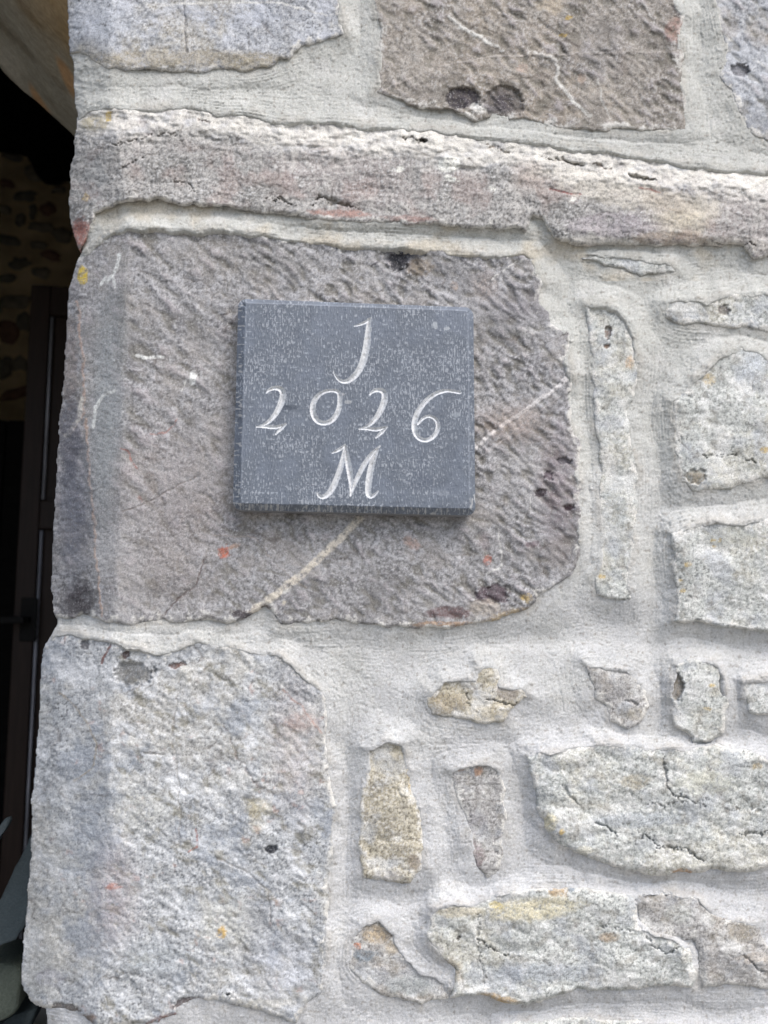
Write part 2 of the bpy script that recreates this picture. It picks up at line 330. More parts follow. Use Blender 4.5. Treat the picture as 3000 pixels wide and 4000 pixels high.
# --- 5 plaque stone
stone([(200,1010),(320,1002),(378,932),(440,902),(500,882),(600,882),(750,892),(900,897),(1000,907),(1150,927),(1300,947),(1480,952),(1600,958),(1800,977),(1900,987),(2060,985),(2092,1002),(2100,1060),(2124,1112),(2102,1170),(2142,1222),(2152,1262),(2222,1292),(2226,1420),(2242,1470),(2222,1560),(2238,1660),(2262,1720),(2268,1900),(2274,2150),(2248,2215),(2195,2275),(2110,2330),(2060,2375),(1960,2410),(1820,2448),(1700,2458),(1500,2450),(1400,2434),(1300,2424),(1200,2434),(1092,2440),(1074,2395),(1046,2366),(992,2384),(950,2424),(880,2434),(800,2424),(700,2430),(620,2424),(520,2440),(430,2434),(350,2410),(228,2412),(150,2400),(150,1010)],
      'main', 0.0055, P_PURP, 17, sil=[(320,980),(300,1020),(280,1080),(265,1150),(258,1300),(246,1500),(238,1560),(228,1700),(215,1900),(205,2100),(198,2300),(208,2390),(222,2425)],
      label='large purplish-grey corner stone that carries the plaque',
      feats=[V([(985,2388),(1080,2322),(1190,2232),(1290,2140),(1400,2030)],25,(200,194,182),1,.0007,.9), V([(1850,1760),(1930,1690),(2060,1590),(2215,1480)],13,(204,202,202),.85,.0004,1.0), V([(1870,1790),(2050,1650),(2220,1520)],5,(176,172,172),.5),
             B(872,2152,26,24,(190,96,64),.85,0,30,1.6), B(908,2138,26,14,(166,126,92),.6,0,-20,1.5), B(545,1950,12,10,RED,.7), B(1905,2190,16,22,(170,90,66),.7), V([(1450,1040),(1480,1020)],6,BLK,.6),
             B(1575,985,80,66,(58,60,68),.93,-.0035,0,.6), B(1640,1040,50,40,(122,112,98),.8), B(1560,1020,38,36,(46,46,52),.85,-.002),
             V([(905,2300),(1000,2370),(920,2410)],3,(80,60,60),.4), B(940,2395,50,14,(54,46,52),.85), B(1040,2375,30,16,(60,50,54),.8), B(1120,2310,13,9,WHITE,.85), B(1115,2352,12,12,(196,190,176),.85),
             B(1270,2095,24,18,(168,164,166),.6), B(1610,2120,40,22,(174,150,140),.65,0,30), B(1890,2110,24,34,(150,140,142),.5),
             V([(300,1180),(312,1300),(320,1420),(330,1560),(322,1620),(300,1660),(262,1700)],9,(176,154,142),.7,.0003,1.2), V([(322,1560),(305,1640),(262,1702)],16,(214,210,202),1,.0004,.7), V([(332,1640),(340,1780),(352,1900),(368,2100),(385,2280),(398,2400)],8,(178,156,142),.75,.0003,1.2),
             B(290,2000,70,300,(106,110,122),.75), B(300,2340,70,80,(58,54,58),.95,-.001,0,1.3), B(275,1700,44,180,(96,98,108),.75), B(270,1400,30,200,(138,128,124),.6),
             B(322,1075,21,38,(196,172,66),.9,.0004,0,.6), B(415,1600,68,560,(146,152,155),.75,0,2,.5), V([(440,1530),(400,1540),(370,1600),(362,1670)],11,(208,211,209),1,.0003,.5), V([(465,1000),(455,1050),(420,1100)],13,(208,211,209),1,.0003,.5), V([(440,1080),(450,1120)],9,(208,211,209),1,.0003,.5), V([(395,1112),(415,1085)],9,(208,211,209),1,.0003,.5),
             V([(535,1392),(585,1400),(635,1400)],12,(222,224,222),1), B(758,1470,18,28,(222,224,222),1,0,20), V([(725,1480),(710,1525)],5,WHITE,.6), V([(640,1260),(700,1310),(760,1370),(850,1440)],4,(176,172,170),.5),
             B(480,1200,20,300,(136,138,136),.4), V([(470,1750),(500,1760),(515,1810),(540,1830)],5,(150,84,70),.7), V([(590,1700),(650,1690),(690,1640)],5,(150,88,74),.5), V([(830,2090),(1000,2100),(1080,2210),(1200,2300)],4,(160,150,140),.5),
             V([(1000,1600),(600,2380),(640,2350),(780,2250),(790,2220)],3,(90,70,66),.2), V([(640,2400),(700,2340),(770,2280),(795,2190)],6,(84,72,70),.7,-.001), V([(480,2000),(600,1950),(780,1850)],4,(100,90,80),.5,-.0008),
             B(2180,1900,90,280,(106,92,102),.5), B(2150,1860,26,22,(72,60,68),.8,-.002), B(2110,1930,24,18,(70,58,64),.8,-.002), B(2200,1800,30,14,(66,62,70),.7,-.002), B(2220,1985,18,12,(80,58,64),.8,-.002), B(2080,2130,40,16,(98,76,84),.6),
             B(1930,2320,70,36,(74,58,66),.85,-.0015), B(1750,2395,90,26,(88,62,62),.8), B(1900,2370,70,34,(160,152,142),.7), B(2010,2400,130,24,(160,140,106),.8,0,-14), B(1750,2440,140,10,(150,122,96),.8,0,-2), B(2060,2330,20,14,OCH,.8), B(2050,1180,200,80,(112,108,116),.4),
             B(1890,1110,60,60,(150,136,126),.5), B(1770,1120,20,20,(160,140,124),.5), V([(1910,1095),(2000,1030),(2020,1020)],4,WHITE,.6), V([(1940,2060),(1960,2160),(1955,2220),(1900,2235)],5,WHITE,.6), V([(2070,1890),(2075,2000)],3,WHITE,.5), B(2000,1650,140,90,(150,128,112),.4), B(2050,1300,60,20,WHITE,.3),
             B(700,1950,260,320,(142,134,132),.45), B(620,2250,200,150,(134,128,124),.4), B(1000,1030,300,80,(118,116,110),.4)])
# --- 6 lower left
stone([(60,2500),(175,2500),(215,2470),(300,2478),(420,2500),(500,2512),(600,2545),(690,2530),(760,2502),(850,2512),(1000,2540),(1100,2562),(1160,2612),(1222,2662),(1272,2722),(1284,2800),(1272,2900),(1292,3050),(1312,3150),(1302,3250),(1292,3400),(1282,3550),(1282,3700),(1272,3770),(1256,3880),(1190,3934),(1160,3996),(1100,3984),(1000,3944),(850,3915),(780,3905),(700,3955),(560,4002),(400,4024),(352,4000),(335,3966),(200,3936),(130,3916),(60,3900),(10,3860),(10,2520)],
      'low', 0.005, P_LOW, 22, sil=[(225,2450),(195,2482),(170,2530),(160,2570),(155,2700),(148,2850),(135,3000),(120,3150),(122,3250),(118,3350),(105,3500),(90,3700),(80,3830),(92,3868),(112,3905),(150,3935),(240,3980)],
      label='big pale grey corner stone below the plaque stone',
      feats=[B(520,2640,70,50,(92,90,84),.7,-.003), B(495,2560,16,14,(80,56,54),.85,-.002), B(690,2600,34,12,(104,72,62),.85,-.002), B(335,2515,16,22,(74,72,76),.85,-.001), V([(430,2520),(400,2590)],7,(112,66,56),.7,-.001), B(1060,3320,26,16,(40,42,50),.95,-.003,0,.5),
             B(1150,2900,110,300,(160,150,150),.45), B(1180,2820,70,40,(164,134,122),.35), B(1190,2560,40,60,(170,150,140),.6), B(900,3600,130,130,(196,196,188),.6), B(870,3640,22,26,(200,160,60),.75), B(1010,3150,60,40,(176,168,140),.5), B(1000,3200,30,60,(170,160,130),.4),
             V([(700,2650),(690,2760),(670,2900),(700,3020),(702,3180),(700,3300)],4,(120,112,100),.45,-.0006,1.5), V([(560,2940),(640,2945)],5,(100,96,90),.6,-.001), V([(500,2800),(495,2850),(540,2880)],6,(84,86,78),.7,-.002), V([(870,2830),(960,3010),(1060,3100)],6,(110,90,84),.6,-.0015),
             V([(760,3240),(770,3310),(740,3330)],6,(160,96,80),.6), V([(1110,2700),(1180,2760),(1230,2830),(1260,2860)],6,(166,128,112),.45), V([(850,3350),(950,3400),(1050,3480),(1060,3600)],5,(110,104,96),.5,-.001), B(450,3500,110,240,(152,140,142),.5), B(230,3300,60,300,(146,150,152),.4),
             V([(230,2700),(290,2760),(340,2820),(380,2900),(360,3000),(290,3050)],7,(150,136,110),.5), B(440,3465,30,14,(168,110,90),.6), B(200,3820,60,40,(150,152,166),.4), B(740,3930,60,38,(96,84,84),.9,-.003), B(640,3985,120,22,(112,70,58),.8,0,-20), B(250,3940,60,22,(96,88,80),.85,-.003), B(340,3975,40,20,(104,88,72),.8), B(900,3880,14,8,(50,50,40),.8,-.003),
             B(1030,3920,150,20,(190,188,178),.6), B(1200,3900,30,80,(180,182,180),.6), B(1100,3780,160,160,(166,170,180),.5), B(600,3750,160,80,(150,160,166),.4), B(560,3160,140,100,(170,168,150),.3), B(1000,3560,80,120,(120,124,134),.4)])
# --- rubble on the right
stone([(2262,1008),(2330,994),(2420,994),(2500,1008),(2622,1022),(2645,1062),(2500,1078),(2440,1056),(2340,1030)], 'rub', 0.004, P_RUB, 26, label='thin whitish stone sliver half buried in the mortar', crust=.7)
stone([(2600,1180),(2650,1158),(2760,1172),(2880,1136),(3000,1146),(3260,1160),(3280,1300),(3100,1330),(3000,1292),(2900,1284),(2780,1274),(2680,1264),(2604,1242)], 'rub', 0.007, P_RUB, 40, feats=[B(2830,1208,22,16,(100,92,88),.8,-.002), B(2680,1200,60,30,WHITE,.5)])
stone([(2288,1190),(2370,1180),(2414,1200),(2484,1290),(2496,1400),(2494,1480),(2484,1560),(2446,1604),(2464,1700),(2494,1820),(2486,2060),(2464,2250),(2464,2344),(2420,2340),(2330,2326),(2316,2270),(2338,2200),(2350,2100),(2340,1900),(2340,1750),(2316,1600),(2306,1400),(2300,1280)],
      'rub', 0.005, P_RUB, 34, label='tall narrow pale stone standing upright beside the plaque stone',
      feats=[B(2374,1296,14,20,(100,66,44),.9,-.003), B(2370,1352,10,12,(110,76,50),.8,-.002), B(2460,1415,22,28,(196,168,136),.7), B(2350,2255,20,10,OCH,.7), B(2360,2290,30,20,(120,124,122),.6), B(2400,2030,50,180,(150,158,162),.4), B(2380,1800,40,60,WHITE,.5)])
stone([(2800,1390),(2896,1350),(2960,1370),(3010,1400),(3240,1420),(3300,1860),(3100,1900),(3000,1872),(2950,1874),(2850,1914),(2700,1912),(2656,1866),(2640,1780),(2630,1640),(2618,1570),(2700,1498),(2760,1430)], 'rub', 0.009, P_RUB, 50,
      feats=[B(2930,1430,60,70,(196,202,208),.8), B(2770,1480,26,26,OCH,.6), B(2985,1755,22,14,OCH,.8), B(2720,1860,40,26,(116,104,80),.7,-.002), V([(2740,1790),(2850,1780),(2960,1800)],8,(96,92,80),.6,-.004), B(2660,1640,26,70,(184,184,178),.6), B(2900,1870,90,30,WHITE,.5)])
stone([(2618,2080),(2740,2040),(2900,2036),(3000,2030),(3300,2040),(3320,2440),(3100,2480),(3000,2468),(2850,2454),(2720,2434),(2636,2430),(2650,2350),(2628,2200)], 'rub', 0.012, P_RUB, 34,
      feats=[B(2790,2135,10,8,OCH,.8), B(2785,2108,8,6,YEL,.7), B(2688,2205,10,8,OCH,.8), B(2665,2312,12,8,OCH,.8), B(2660,2268,9,6,OCH,.7), B(2815,2110,10,9,YEL,.7), B(2850,2100,120,50,(120,122,112),.5), V([(2660,2330),(2800,2330),(3000,2345)],5,(120,116,104),.5,-.002), B(2690,2380,40,50,WHITE,.3)])
stone([(1655,2724),(1735,2654),(1846,2640),(1874,2598),(1944,2608),(1964,2680),(2044,2676),(2060,2720),(2004,2764),(1966,2826),(1900,2824),(1780,2804),(1686,2794)], 'rub', 0.008, P_TAN, 24, label='small tan stone with a dark crack, alone in the broad mortar',
      feats=[B(1740,2745,90,40,P_TANB[0],.7), B(1900,2790,70,40,P_TANB[2],.5), V([(1895,2732),(1950,2745),(2012,2744)],8,(60,46,36),.9,-.006), V([(1820,2690),(1830,2760),(1860,2800)],6,(96,84,62),.7,-.004), B(1985,2700,50,36,(144,138,134),.7), V([(1935,2610),(1938,2680),(1925,2710)],5,(96,88,76),.6,-.003)])
stone([(2286,2588),(2380,2606),(2466,2616),(2522,2700),(2544,2760),(2504,2830),(2450,2850),(2380,2820),(2366,2760),(2320,2720),(2300,2650)], 'rub', 0.005, P_GREY, 26, crust=1.3,
      feats=[B(2400,2690,60,40,(128,128,130),.5), V([(2440,2730),(2500,2745)],8,(90,80,66),.8,-.004), B(2480,2790,40,30,P_TAN[2],.5), V([(2350,2620),(2360,2700),(2400,2780)],6,(100,94,88),.5,-.002)])
stone([(2640,2600),(2700,2562),(2800,2580),(2834,2650),(2846,2750),(2826,2866),(2790,2892),(2708,2906),(2690,2862),(2630,2834),(2616,2700)], 'rub', 0.010, P_RUB, 30, label='pale stone with sharply broken lower edge among smaller ones',
      feats=[B(2645,2680,26,50,(116,106,92),.8,-.004), B(2825,2670,16,40,(90,84,76),.8,-.004), B(2775,2675,14,9,YEL,.8), B(2760,2772,22,8,OCH,.7)])
stone([(2908,2662),(3000,2640),(3200,2636),(3260,2800),(3000,2800),(2918,2784),(2906,2720)], 'rub', 0.011, P_RUB, 30)
stone([(1436,2922),(1510,2886),(1582,2910),(1602,3060),(1642,3150),(1660,3300),(1654,3390),(1600,3450),(1500,3440),(1410,3424),(1404,3300),(1414,3100),(1424,3000)], 'rub', 0.005, P_TAN, 36, label='upright tan stone beside the big pale corner stone',
      feats=[B(1620,3370,30,40,(128,116,104),.6), B(1490,3000,50,40,(184,178,160),.5), V([(1450,3060),(1540,3080),(1600,3140)],5,(130,122,102),.5,-.002), B(1520,3420,60,24,(170,168,170),.5), V([(1590,3000),(1600,3100)],5,OCH,.4)])
stone([(1756,3006),(1860,2990),(1904,2976),(1960,3010),(1974,3080),(1974,3200),(1960,3400),(1900,3430),(1850,3360),(1816,3200),(1780,3100)], 'rub', 0.0025, P_GREY, 30, crust=1.4,
      feats=[B(1800,3005,22,12,(168,120,80),.7), B(1875,3010,18,20,(164,124,90),.7), B(1850,3340,40,60,(116,98,102),.6), B(1930,3080,30,40,(116,116,116),.6), B(1860,3220,50,60,(128,128,136),.5)])
stone([(2060,2950),(2200,2922),(2400,2896),(2560,2920),(2700,2926),(2800,2906),(3000,2950),(3320,2960),(3360,3360),(3100,3400),(3000,3392),(2900,3404),(2750,3404),(2600,3416),(2500,3414),(2400,3386),(2300,3354),(2200,3312),(2130,3250),(2096,3150),(2080,3050)], 'rub', 0.013, P_RUB, 55, rough=1.3, label='large rough pale stone spread along the right side',
      feats=[V([(2590,2930),(2600,3050),(2625,3100),(2700,3130)],9,(120,112,98),.7,-.005), V([(2200,3060),(2230,3120),(2260,3150)],12,(120,114,96),.6,-.004), B(2150,3210,28,36,(204,196,164),.8), B(2200,3245,12,14,OCH,.8), B(2290,3320,40,14,(206,204,190),.8), B(2480,3050,70,30,(150,140,116),.6), V([(2540,3140),(2600,3145),(2780,3125)],7,(96,80,60),.7,-.003), V([(2330,3200),(2400,3260)],10,(110,108,104),.7,-.006), V([(2500,3265),(2570,3300),(2640,3310)],10,(112,110,102),.6,-.006), V([(2560,3320),(2680,3310),(2740,3370)],9,(104,100,88),.7,-.006),
             V([(2900,3260),(2950,3250),(3000,3255)],8,(104,98,84),.7,-.005), B(2670,3405,40,10,(176,130,80),.7), B(2960,2995,24,14,OCH,.6), B(2760,3060,130,50,(190,190,172),.5), B(2500,3200,200,30,(150,158,168),.5), V([(2700,3130),(2850,3170),(3000,3150)],6,(140,124,96),.6,-.003)])
stone([(1706,3540),(1860,3526),(2000,3474),(2200,3462),(2450,3488),(2480,3500),(2500,3616),(2640,3660),(2700,3700),(2722,3800),(2704,3856),(2600,3852),(2400,3872),(2250,3864),(2150,3904),(2050,3926),(1960,3914),(1880,3884),(1756,3896),(1780,3790),(1716,3726),(1664,3650),(1686,3580)], 'rub', 0.013, P_RUB, 36, rough=1.2, label='large block with yellowed top at the bottom right',
      feats=[B(2080,3550,200,46,(198,190,160),.8,0,-6), B(1940,3535,30,18,(206,190,128),.7), B(2180,3480,40,30,(150,120,66),.7,-.001), B(2230,3475,20,14,(110,126,140),.7), B(1790,3560,90,24,(176,168,146),.7), V([(1855,3570),(1868,3650),(1880,3740),(1892,3860)],7,(150,148,140),.7,-.004), V([(1870,3670),(1940,3720),(2020,3752)],8,(104,100,90),.7,-.006), B(1790,3662,9,9,(56,46,40),.85,-.002), B(1950,3900,80,16,(176,146,96),.8,0,10), B(2380,3660,40,20,(160,134,100),.6), V([(2350,3610),(2450,3640),(2560,3670)],7,(120,110,96),.6,-.004), V([(2560,3690),(2600,3720),(2660,3700)],8,(104,100,90),.7,-.005), B(1760,3800,50,60,(150,138,116),.6), B(2120,3800,200,40,(150,158,170),.5)])
stone([(2476,3492),(2600,3484),(2740,3500),(2800,3572),(2880,3590),(2960,3600),(3000,3700),(3240,3760),(3260,3860),(3000,3864),(2880,3852),(2736,3858),(2734,3760),(2706,3676),(2510,3626)], 'rub', 0.008, P_GREY, 34, rough=1.2,
      feats=[B(2650,3570,60,40,(176,180,176),.6), V([(2470,3492),(2620,3488),(2740,3500),(2800,3572)],9,(90,80,62),.8,-.004), B(2900,3640,60,40,(150,142,124),.6), B(2860,3760,120,70,(138,138,138),.6), V([(2900,3720),(2960,3780),(3000,3800)],8,(100,92,80),.7,-.004), B(2950,3740,80,24,(176,166,152),.5)])
stone([(1360,3700),(1396,3610),(1480,3592),(1546,3636),(1566,3720),(1644,3790),(1744,3830),(1756,3900),(1640,3930),(1500,3890),(1420,3850),(1360,3790)], 'rub', 0.0025, P_GREY, 40, crust=1.2, label='flush mottled stone with rusty and bluish spots at the bottom',
      feats=[B(1470,3650,60,40,(170,150,116),.7), B(1395,3690,10,12,(196,110,54),.8), B(1430,3735,60,26,(108,126,140),.6), B(1530,3700,30,30,(176,160,130),.5), B(1600,3850,100,40,(140,148,146),.5)])
stone([(1960,4000),(2200,3974),(2420,3980),(2640,3986),(2800,4100),(2760,4300),(2300,4360),(1980,4260)], 'rub', 0.004, P_RUB, 34)
stone([(420,4130),(1100,4110),(1260,4150),(1300,4600),(1240,4760),(420,4740),(60,4740),(60,4120)], 'tool', 0.005, P_LOW, 22, sil=[(90,4100),(60,4300),(30,4760)])
# stones beyond the frame, so the wall goes on
_r = random.Random(5)
def blobpoly(x, y, rx, ry):
    P = []
    n = 11
    for i in range(n):
        a = 2*math.pi*i/n; c, s = math.cos(a), math.sin(a)
        k = 1/(abs(c)**3.2+abs(s)**3.2)**(1/3.2)
        P.append((x+rx*c*k*_r.uniform(.86, 1.05), y+ry*s*k*_r.uniform(.84, 1.06)))
    return P
for (x0, x1, y0, y1) in ((3440, 4660, -1200, 5300), (300, 3400, -1200, -420), (1450, 3400, 4380, 5300), (100, 1400, 4840, 5300), (1380, 1900, 4060, 4360), (2860, 3400, 3960, 4360)):
    y = y0
    while y < y1-60:
        hh = _r.uniform(200, 380); hh = min(hh, y1-y); x = x0
        while x < x1-60:
            ww = _r.uniform(240, 560); ww = min(ww, x1-x)
            stone(blobpoly(x+ww/2, y+hh/2, ww/2-34, hh/2-30), 'rub', _r.uniform(.003, .010), _r.choice([P_RUB, P_RUB, P_TAN, P_GREY, P_BLUE]), 40)
            x += ww
        y += hh

# ------------------------------------------------------------------ mortar height
DU = np.full((GH, GW), 260.0); LH = np.full((GH, GW), 0.004)
for s in STONES:
    P = s['pts']; x0 = min(p[0] for p in P)-200; x1 = max(p[0] for p in P)+200; y0 = min(p[1] for p in P)-200; y1 = max(p[1] for p in P)+200
    i0, i1 = np.searchsorted(cy, y0), np.searchsorted(cy, y1); j0, j1 = np.searchsorted(cx, x0), np.searchsorted(cx, x1)
    s['win'] = (max(i0, 0), min(i1, GH), max(j0, 0), min(j1, GW))
    sl = np.s_[s['win'][0]:s['win'][1], s['win'][2]:s['win'][3]]; s['sl'] = sl
    s['sd'] = poly_sdf(PX[sl]+WX[sl], PY[sl]+WY[sl], P)
    nr = s['sd'] < DU[sl]; hq = s['H']*(.72 if s['kind'] == 'rub' else 1)
    if s['kind'] == 'bed': hq = np.where(PY[sl] > 790, .0075, .001)
    LH[sl] = np.where(nr, hq, LH[sl]); DU[sl] = np.minimum(DU[sl], s['sd'])
# trowel / brush direction runs along the nearest stone edges
def blur(a, n):
    for _ in range(n):
        a = (np.roll(a, 3, 0)+np.roll(a, -3, 0)+np.roll(a, 3, 1)+np.roll(a, -3, 1)+a)/5
    return a
DB = blur(DU, 6)
gy, gx = np.gradient(DB)
mag = np.hypot(gx, gy)+1e-4
fx, fy = -gy/mag, gx/mag
wgt = np.clip(mag/2, 0.02, 1)*np.exp(-np.clip(DU, 0, None)/90)+.02
an = np.arctan2(fy, fx)*2
c2, s2 = np.cos(an)*wgt+0.05, np.sin(an)*wgt-0.01
c2, s2 = blur(c2, 26), blur(s2, 26)
an = np.arctan2(s2, c2)/2; fx, fy = np.cos(an), np.sin(an)
II, JJ = np.meshgrid(np.arange(GH), np.arange(GW), indexing='ij')
LIC2 = blur(LICW, 2); LIC2 = (LIC2-.5)/LIC2.std(); lic = LICW.copy(); lic2 = LIC2*0
for sgn in (1, -1):
    pi_, pj_ = II.astype(np.float32), JJ.astype(np.float32); lx_, ly_ = fx*sgn, fy*sgn
    for k in range(26):
        a = np.clip(np.rint(pi_).astype(np.int32), 0, GH-1); b = np.clip(np.rint(pj_).astype(np.int32), 0, GW-1)
        ux, uy = fx[a, b], fy[a, b]; f_ = np.where(ux*lx_+uy*ly_ < 0, -1, 1); lx_, ly_ = ux*f_, uy*f_
        pi_ = pi_+ly_; pj_ = pj_+lx_
        a = np.clip(np.rint(pi_).astype(np.int32), 0, GH-1); b = np.clip(np.rint(pj_).astype(np.int32), 0, GW-1)
        lic += LICW[a, b]; lic2 += LIC2[a, b]
lic = (lic/53-0.5)/0.04
lmask = sstep(-0.25, 0.6, fbm(PX, PY, 300, 2, seed=61)+0.15)
GYD = gy/mag
HM = -0.0026*sstep(5, 110, DU) + 0.0024*np.exp(-np.clip(DU, 0, None)/34)*np.clip(GYD*-1+.15, 0, 1) - 0.0009*np.exp(-np.clip(DU, 0, None)/26)*np.clip(GYD, 0, 1)
HM = HM + blur(LH, 4)*np.exp(-np.clip(DU, 0, None)/48)*(0.88-0.30*np.clip(GYD, 0, 1))*(.85+.45*NB)
HM = HM + 0.0024*fbm(PX, PY, 380, 2, seed=62) + 0.0007*fbm(PX, PY, 100, 3, seed=63) + 0.00024*ND + 0.00021*NG + 0.00011*np.clip(lic, -2.5, 2.5)*lmask
for (x, y, rx, ry, dh) in [(1900,2500,420,46,-.004),(1250,870,900,44,.0050), (420,900,160,60,.002), (800,330,500,40,.002), (2100,520,700,36,.002),(700,2475,500,36,.0022),(1350,3120,50,330,-.006),(1350,3560,70,240,-.006),(2040,3150,60,170,-.006),(1690,3250,36,200,.002),
                           (2400,2420,160,60,-.004),(2850,2520,260,50,-.007),(2560,1700,60,420,-.002),(2290,1500,26,300,-.003),(2560,2280,60,300,-.005),(2550,3470,520,34,-.007),(2300,3960,600,50,-.008),(1640,3560,60,120,-.006),(1500,3500,160,50,-.004),
                           (2760,450,90,300,.001),(1000,400,500,50,.0015),(2890,2900,160,60,-.006),(2580,2780,70,120,-.006),(1700,2880,200,60,.002),(1330,2700,60,150,.001),(2280,2480,500,60,-.002),(2480,3440,300,40,-.004),(2160,2660,90,120,.002)]:
    HM += (dh*.68 if dh < 0 else dh)*np.exp(-(((PX-x)/rx)**2+((PY-y)/ry)**2)*1.1)
lic2 = lic2/lic2.std()
PORE = sstep(.66, .85, pn(PX/12, PY/12, 64)*1.3); PEB = sstep(.62, .9, pn(PX/19, PY/17, 65)*1.2)*(pn(PX/300, PY/300, 66) > .05)
HM = HM + 0.00013*np.clip(lic2, -2, 2)*(.4+.6*lmask) - 0.0006*PORE + 0.0007*PEB
HMS = blur(HM, 1)
MSIL = interp([(296,-1300),(292,-100),(284,0),(272,205),(284,240),(289,330),(291,400),(304,462),(308,600),(318,900),(320,985),(306,1012),(285,1080),(285,2300),(224,2400),(221,2440),(196,2486),(200,2600),(180,3600),(170,3800),(178,3930),(182,4000),(178,4120),(150,4800),(140,5400)], PY)

def place(hh, sl, silx, silsm=None):
    """wrap a relief height over the wall corner; columns left of the outline run back into the doorway"""
    px, py = PX[sl], PY[sl]
    over = np.clip(silx-px, 0, None); out = over > 0
    ov = over/STEP
    back = np.where(out, 0.0025*ov + 0.0011*ov**2, 0)
    f = np.clip(back/0.05, 0, 1)
    sm = silsm if silsm is not None else silx
    pxc = np.where(out, silx+(sm-silx)*f, px)
    hh = np.where(out, hh*np.exp(-back/.01)+.004*(1-np.exp(-back/.01)), hh)
    e1 = E1[sl]+wobx[sl]*5; e2 = E2[sl]+wobx[sl]*7
    b1 = 4*np.logaddexp(0, (e1-pxc)/4); b2 = 9*np.logaddexp(0, (e2-pxc)/9)
    base = -(np.clip(b1-b2, 0, None)*PXM*0.52 + b2*PXM*1.05)
    X, Y, Z = world(pxc, py, -(base+hh))
    q = f*(.0030*fbm(back/PXM, Z/PXM, 300, 4, .55, seed=141)+.0014*fbm(back/PXM, Z/PXM, 60, 3, seed=142))
    X = X + np.where(out, 0.0022*np.sqrt(ov) + q, 0)   # the arris rounds into the reveal
    return X, Y+back, Z, back
def reveal_col(c, back, Z, col):
    m = back > 0
    if not m.any(): return c
    b_, z_ = back[m]/PXM, Z[m]/PXM
    cr_ = np.ones((m.sum(), 3))*lin(col)*(1+.35*fbm(b_, z_, 200, 5, .65, seed=143))[:, None]*(1+.25*fbm(b_, z_, 30, 3, .65, seed=144))[:, None]
    t = sstep(0, .03, back[m])[:, None]
    c = c.copy(); c[m] = c[m]*(1-t)+cr_*t
    return c
WALL = empty('stone_wall', 'pale rubble stone wall with dressed corner stones and grey lime mortar around the plaque', 'wall', (0, 0, 0))
# mortar colour
mc = np.ones((GH, GW, 3))*lin((184,186,182))
cool = sstep(1500, 3600, PY+0.25*PX-300+NF*500)
mc = paint(mc, (189,191,194), cool*0.85)
mc = paint(mc, (202,203,201), sstep(0.1, 0.8, NB)*0.5)
mc = paint(mc, (166,165,159), sstep(0.05, 0.7, -NE)*0.3)
mc = paint(mc, (184,172,148), sstep(0.05, .5, NF)*0.45*(PY < 1100)*(PY > 700))
mc = paint(mc, (150,142,128), np.exp(-((DU-4)/16)**2)*0.30*sstep(-.2, .4, NB))
mc = paint(mc, (212,213,212), sstep(.25, .8, NC)*0.35)
mc = paint(mc, (150,147,140), sstep(.3, .9, -NG)*0.35)
mc = paint(mc, (214,213,210), sstep(.3, .9, NG)*0.3)
mc = paint(mc, (128,122,112), sstep(.45, .8, fbm(PX, PY, 18, 2, seed=77))*0.5)
full = np.s_[0:GH, 0:GW]
inside = np.full((GH, GW), 260.0)
dmin = DU
X, Y, Z, BK = place(HM, full, MSIL+fbm(PX, PY, 60, 3, seed=71)*4, MSIL)
mc = reveal_col(mc, BK, Z, (172,171,166))
keepv = dmin > -46
keep = keepv[:-1, :-1] | keepv[1:, 1:] | keepv[:-1, 1:] | keepv[1:, :-1]
keep &= (PX[:-1, :-1] > MSIL[:-1, :-1]-84)
# the mortar dips under the stones so the two never share a plane
Yd = Y + np.clip(-dmin-14, 0, 40)*0.0006
o = grid_mesh('mortar', X, Yd, Z, keep, mc, M_MORTAR, WALL)

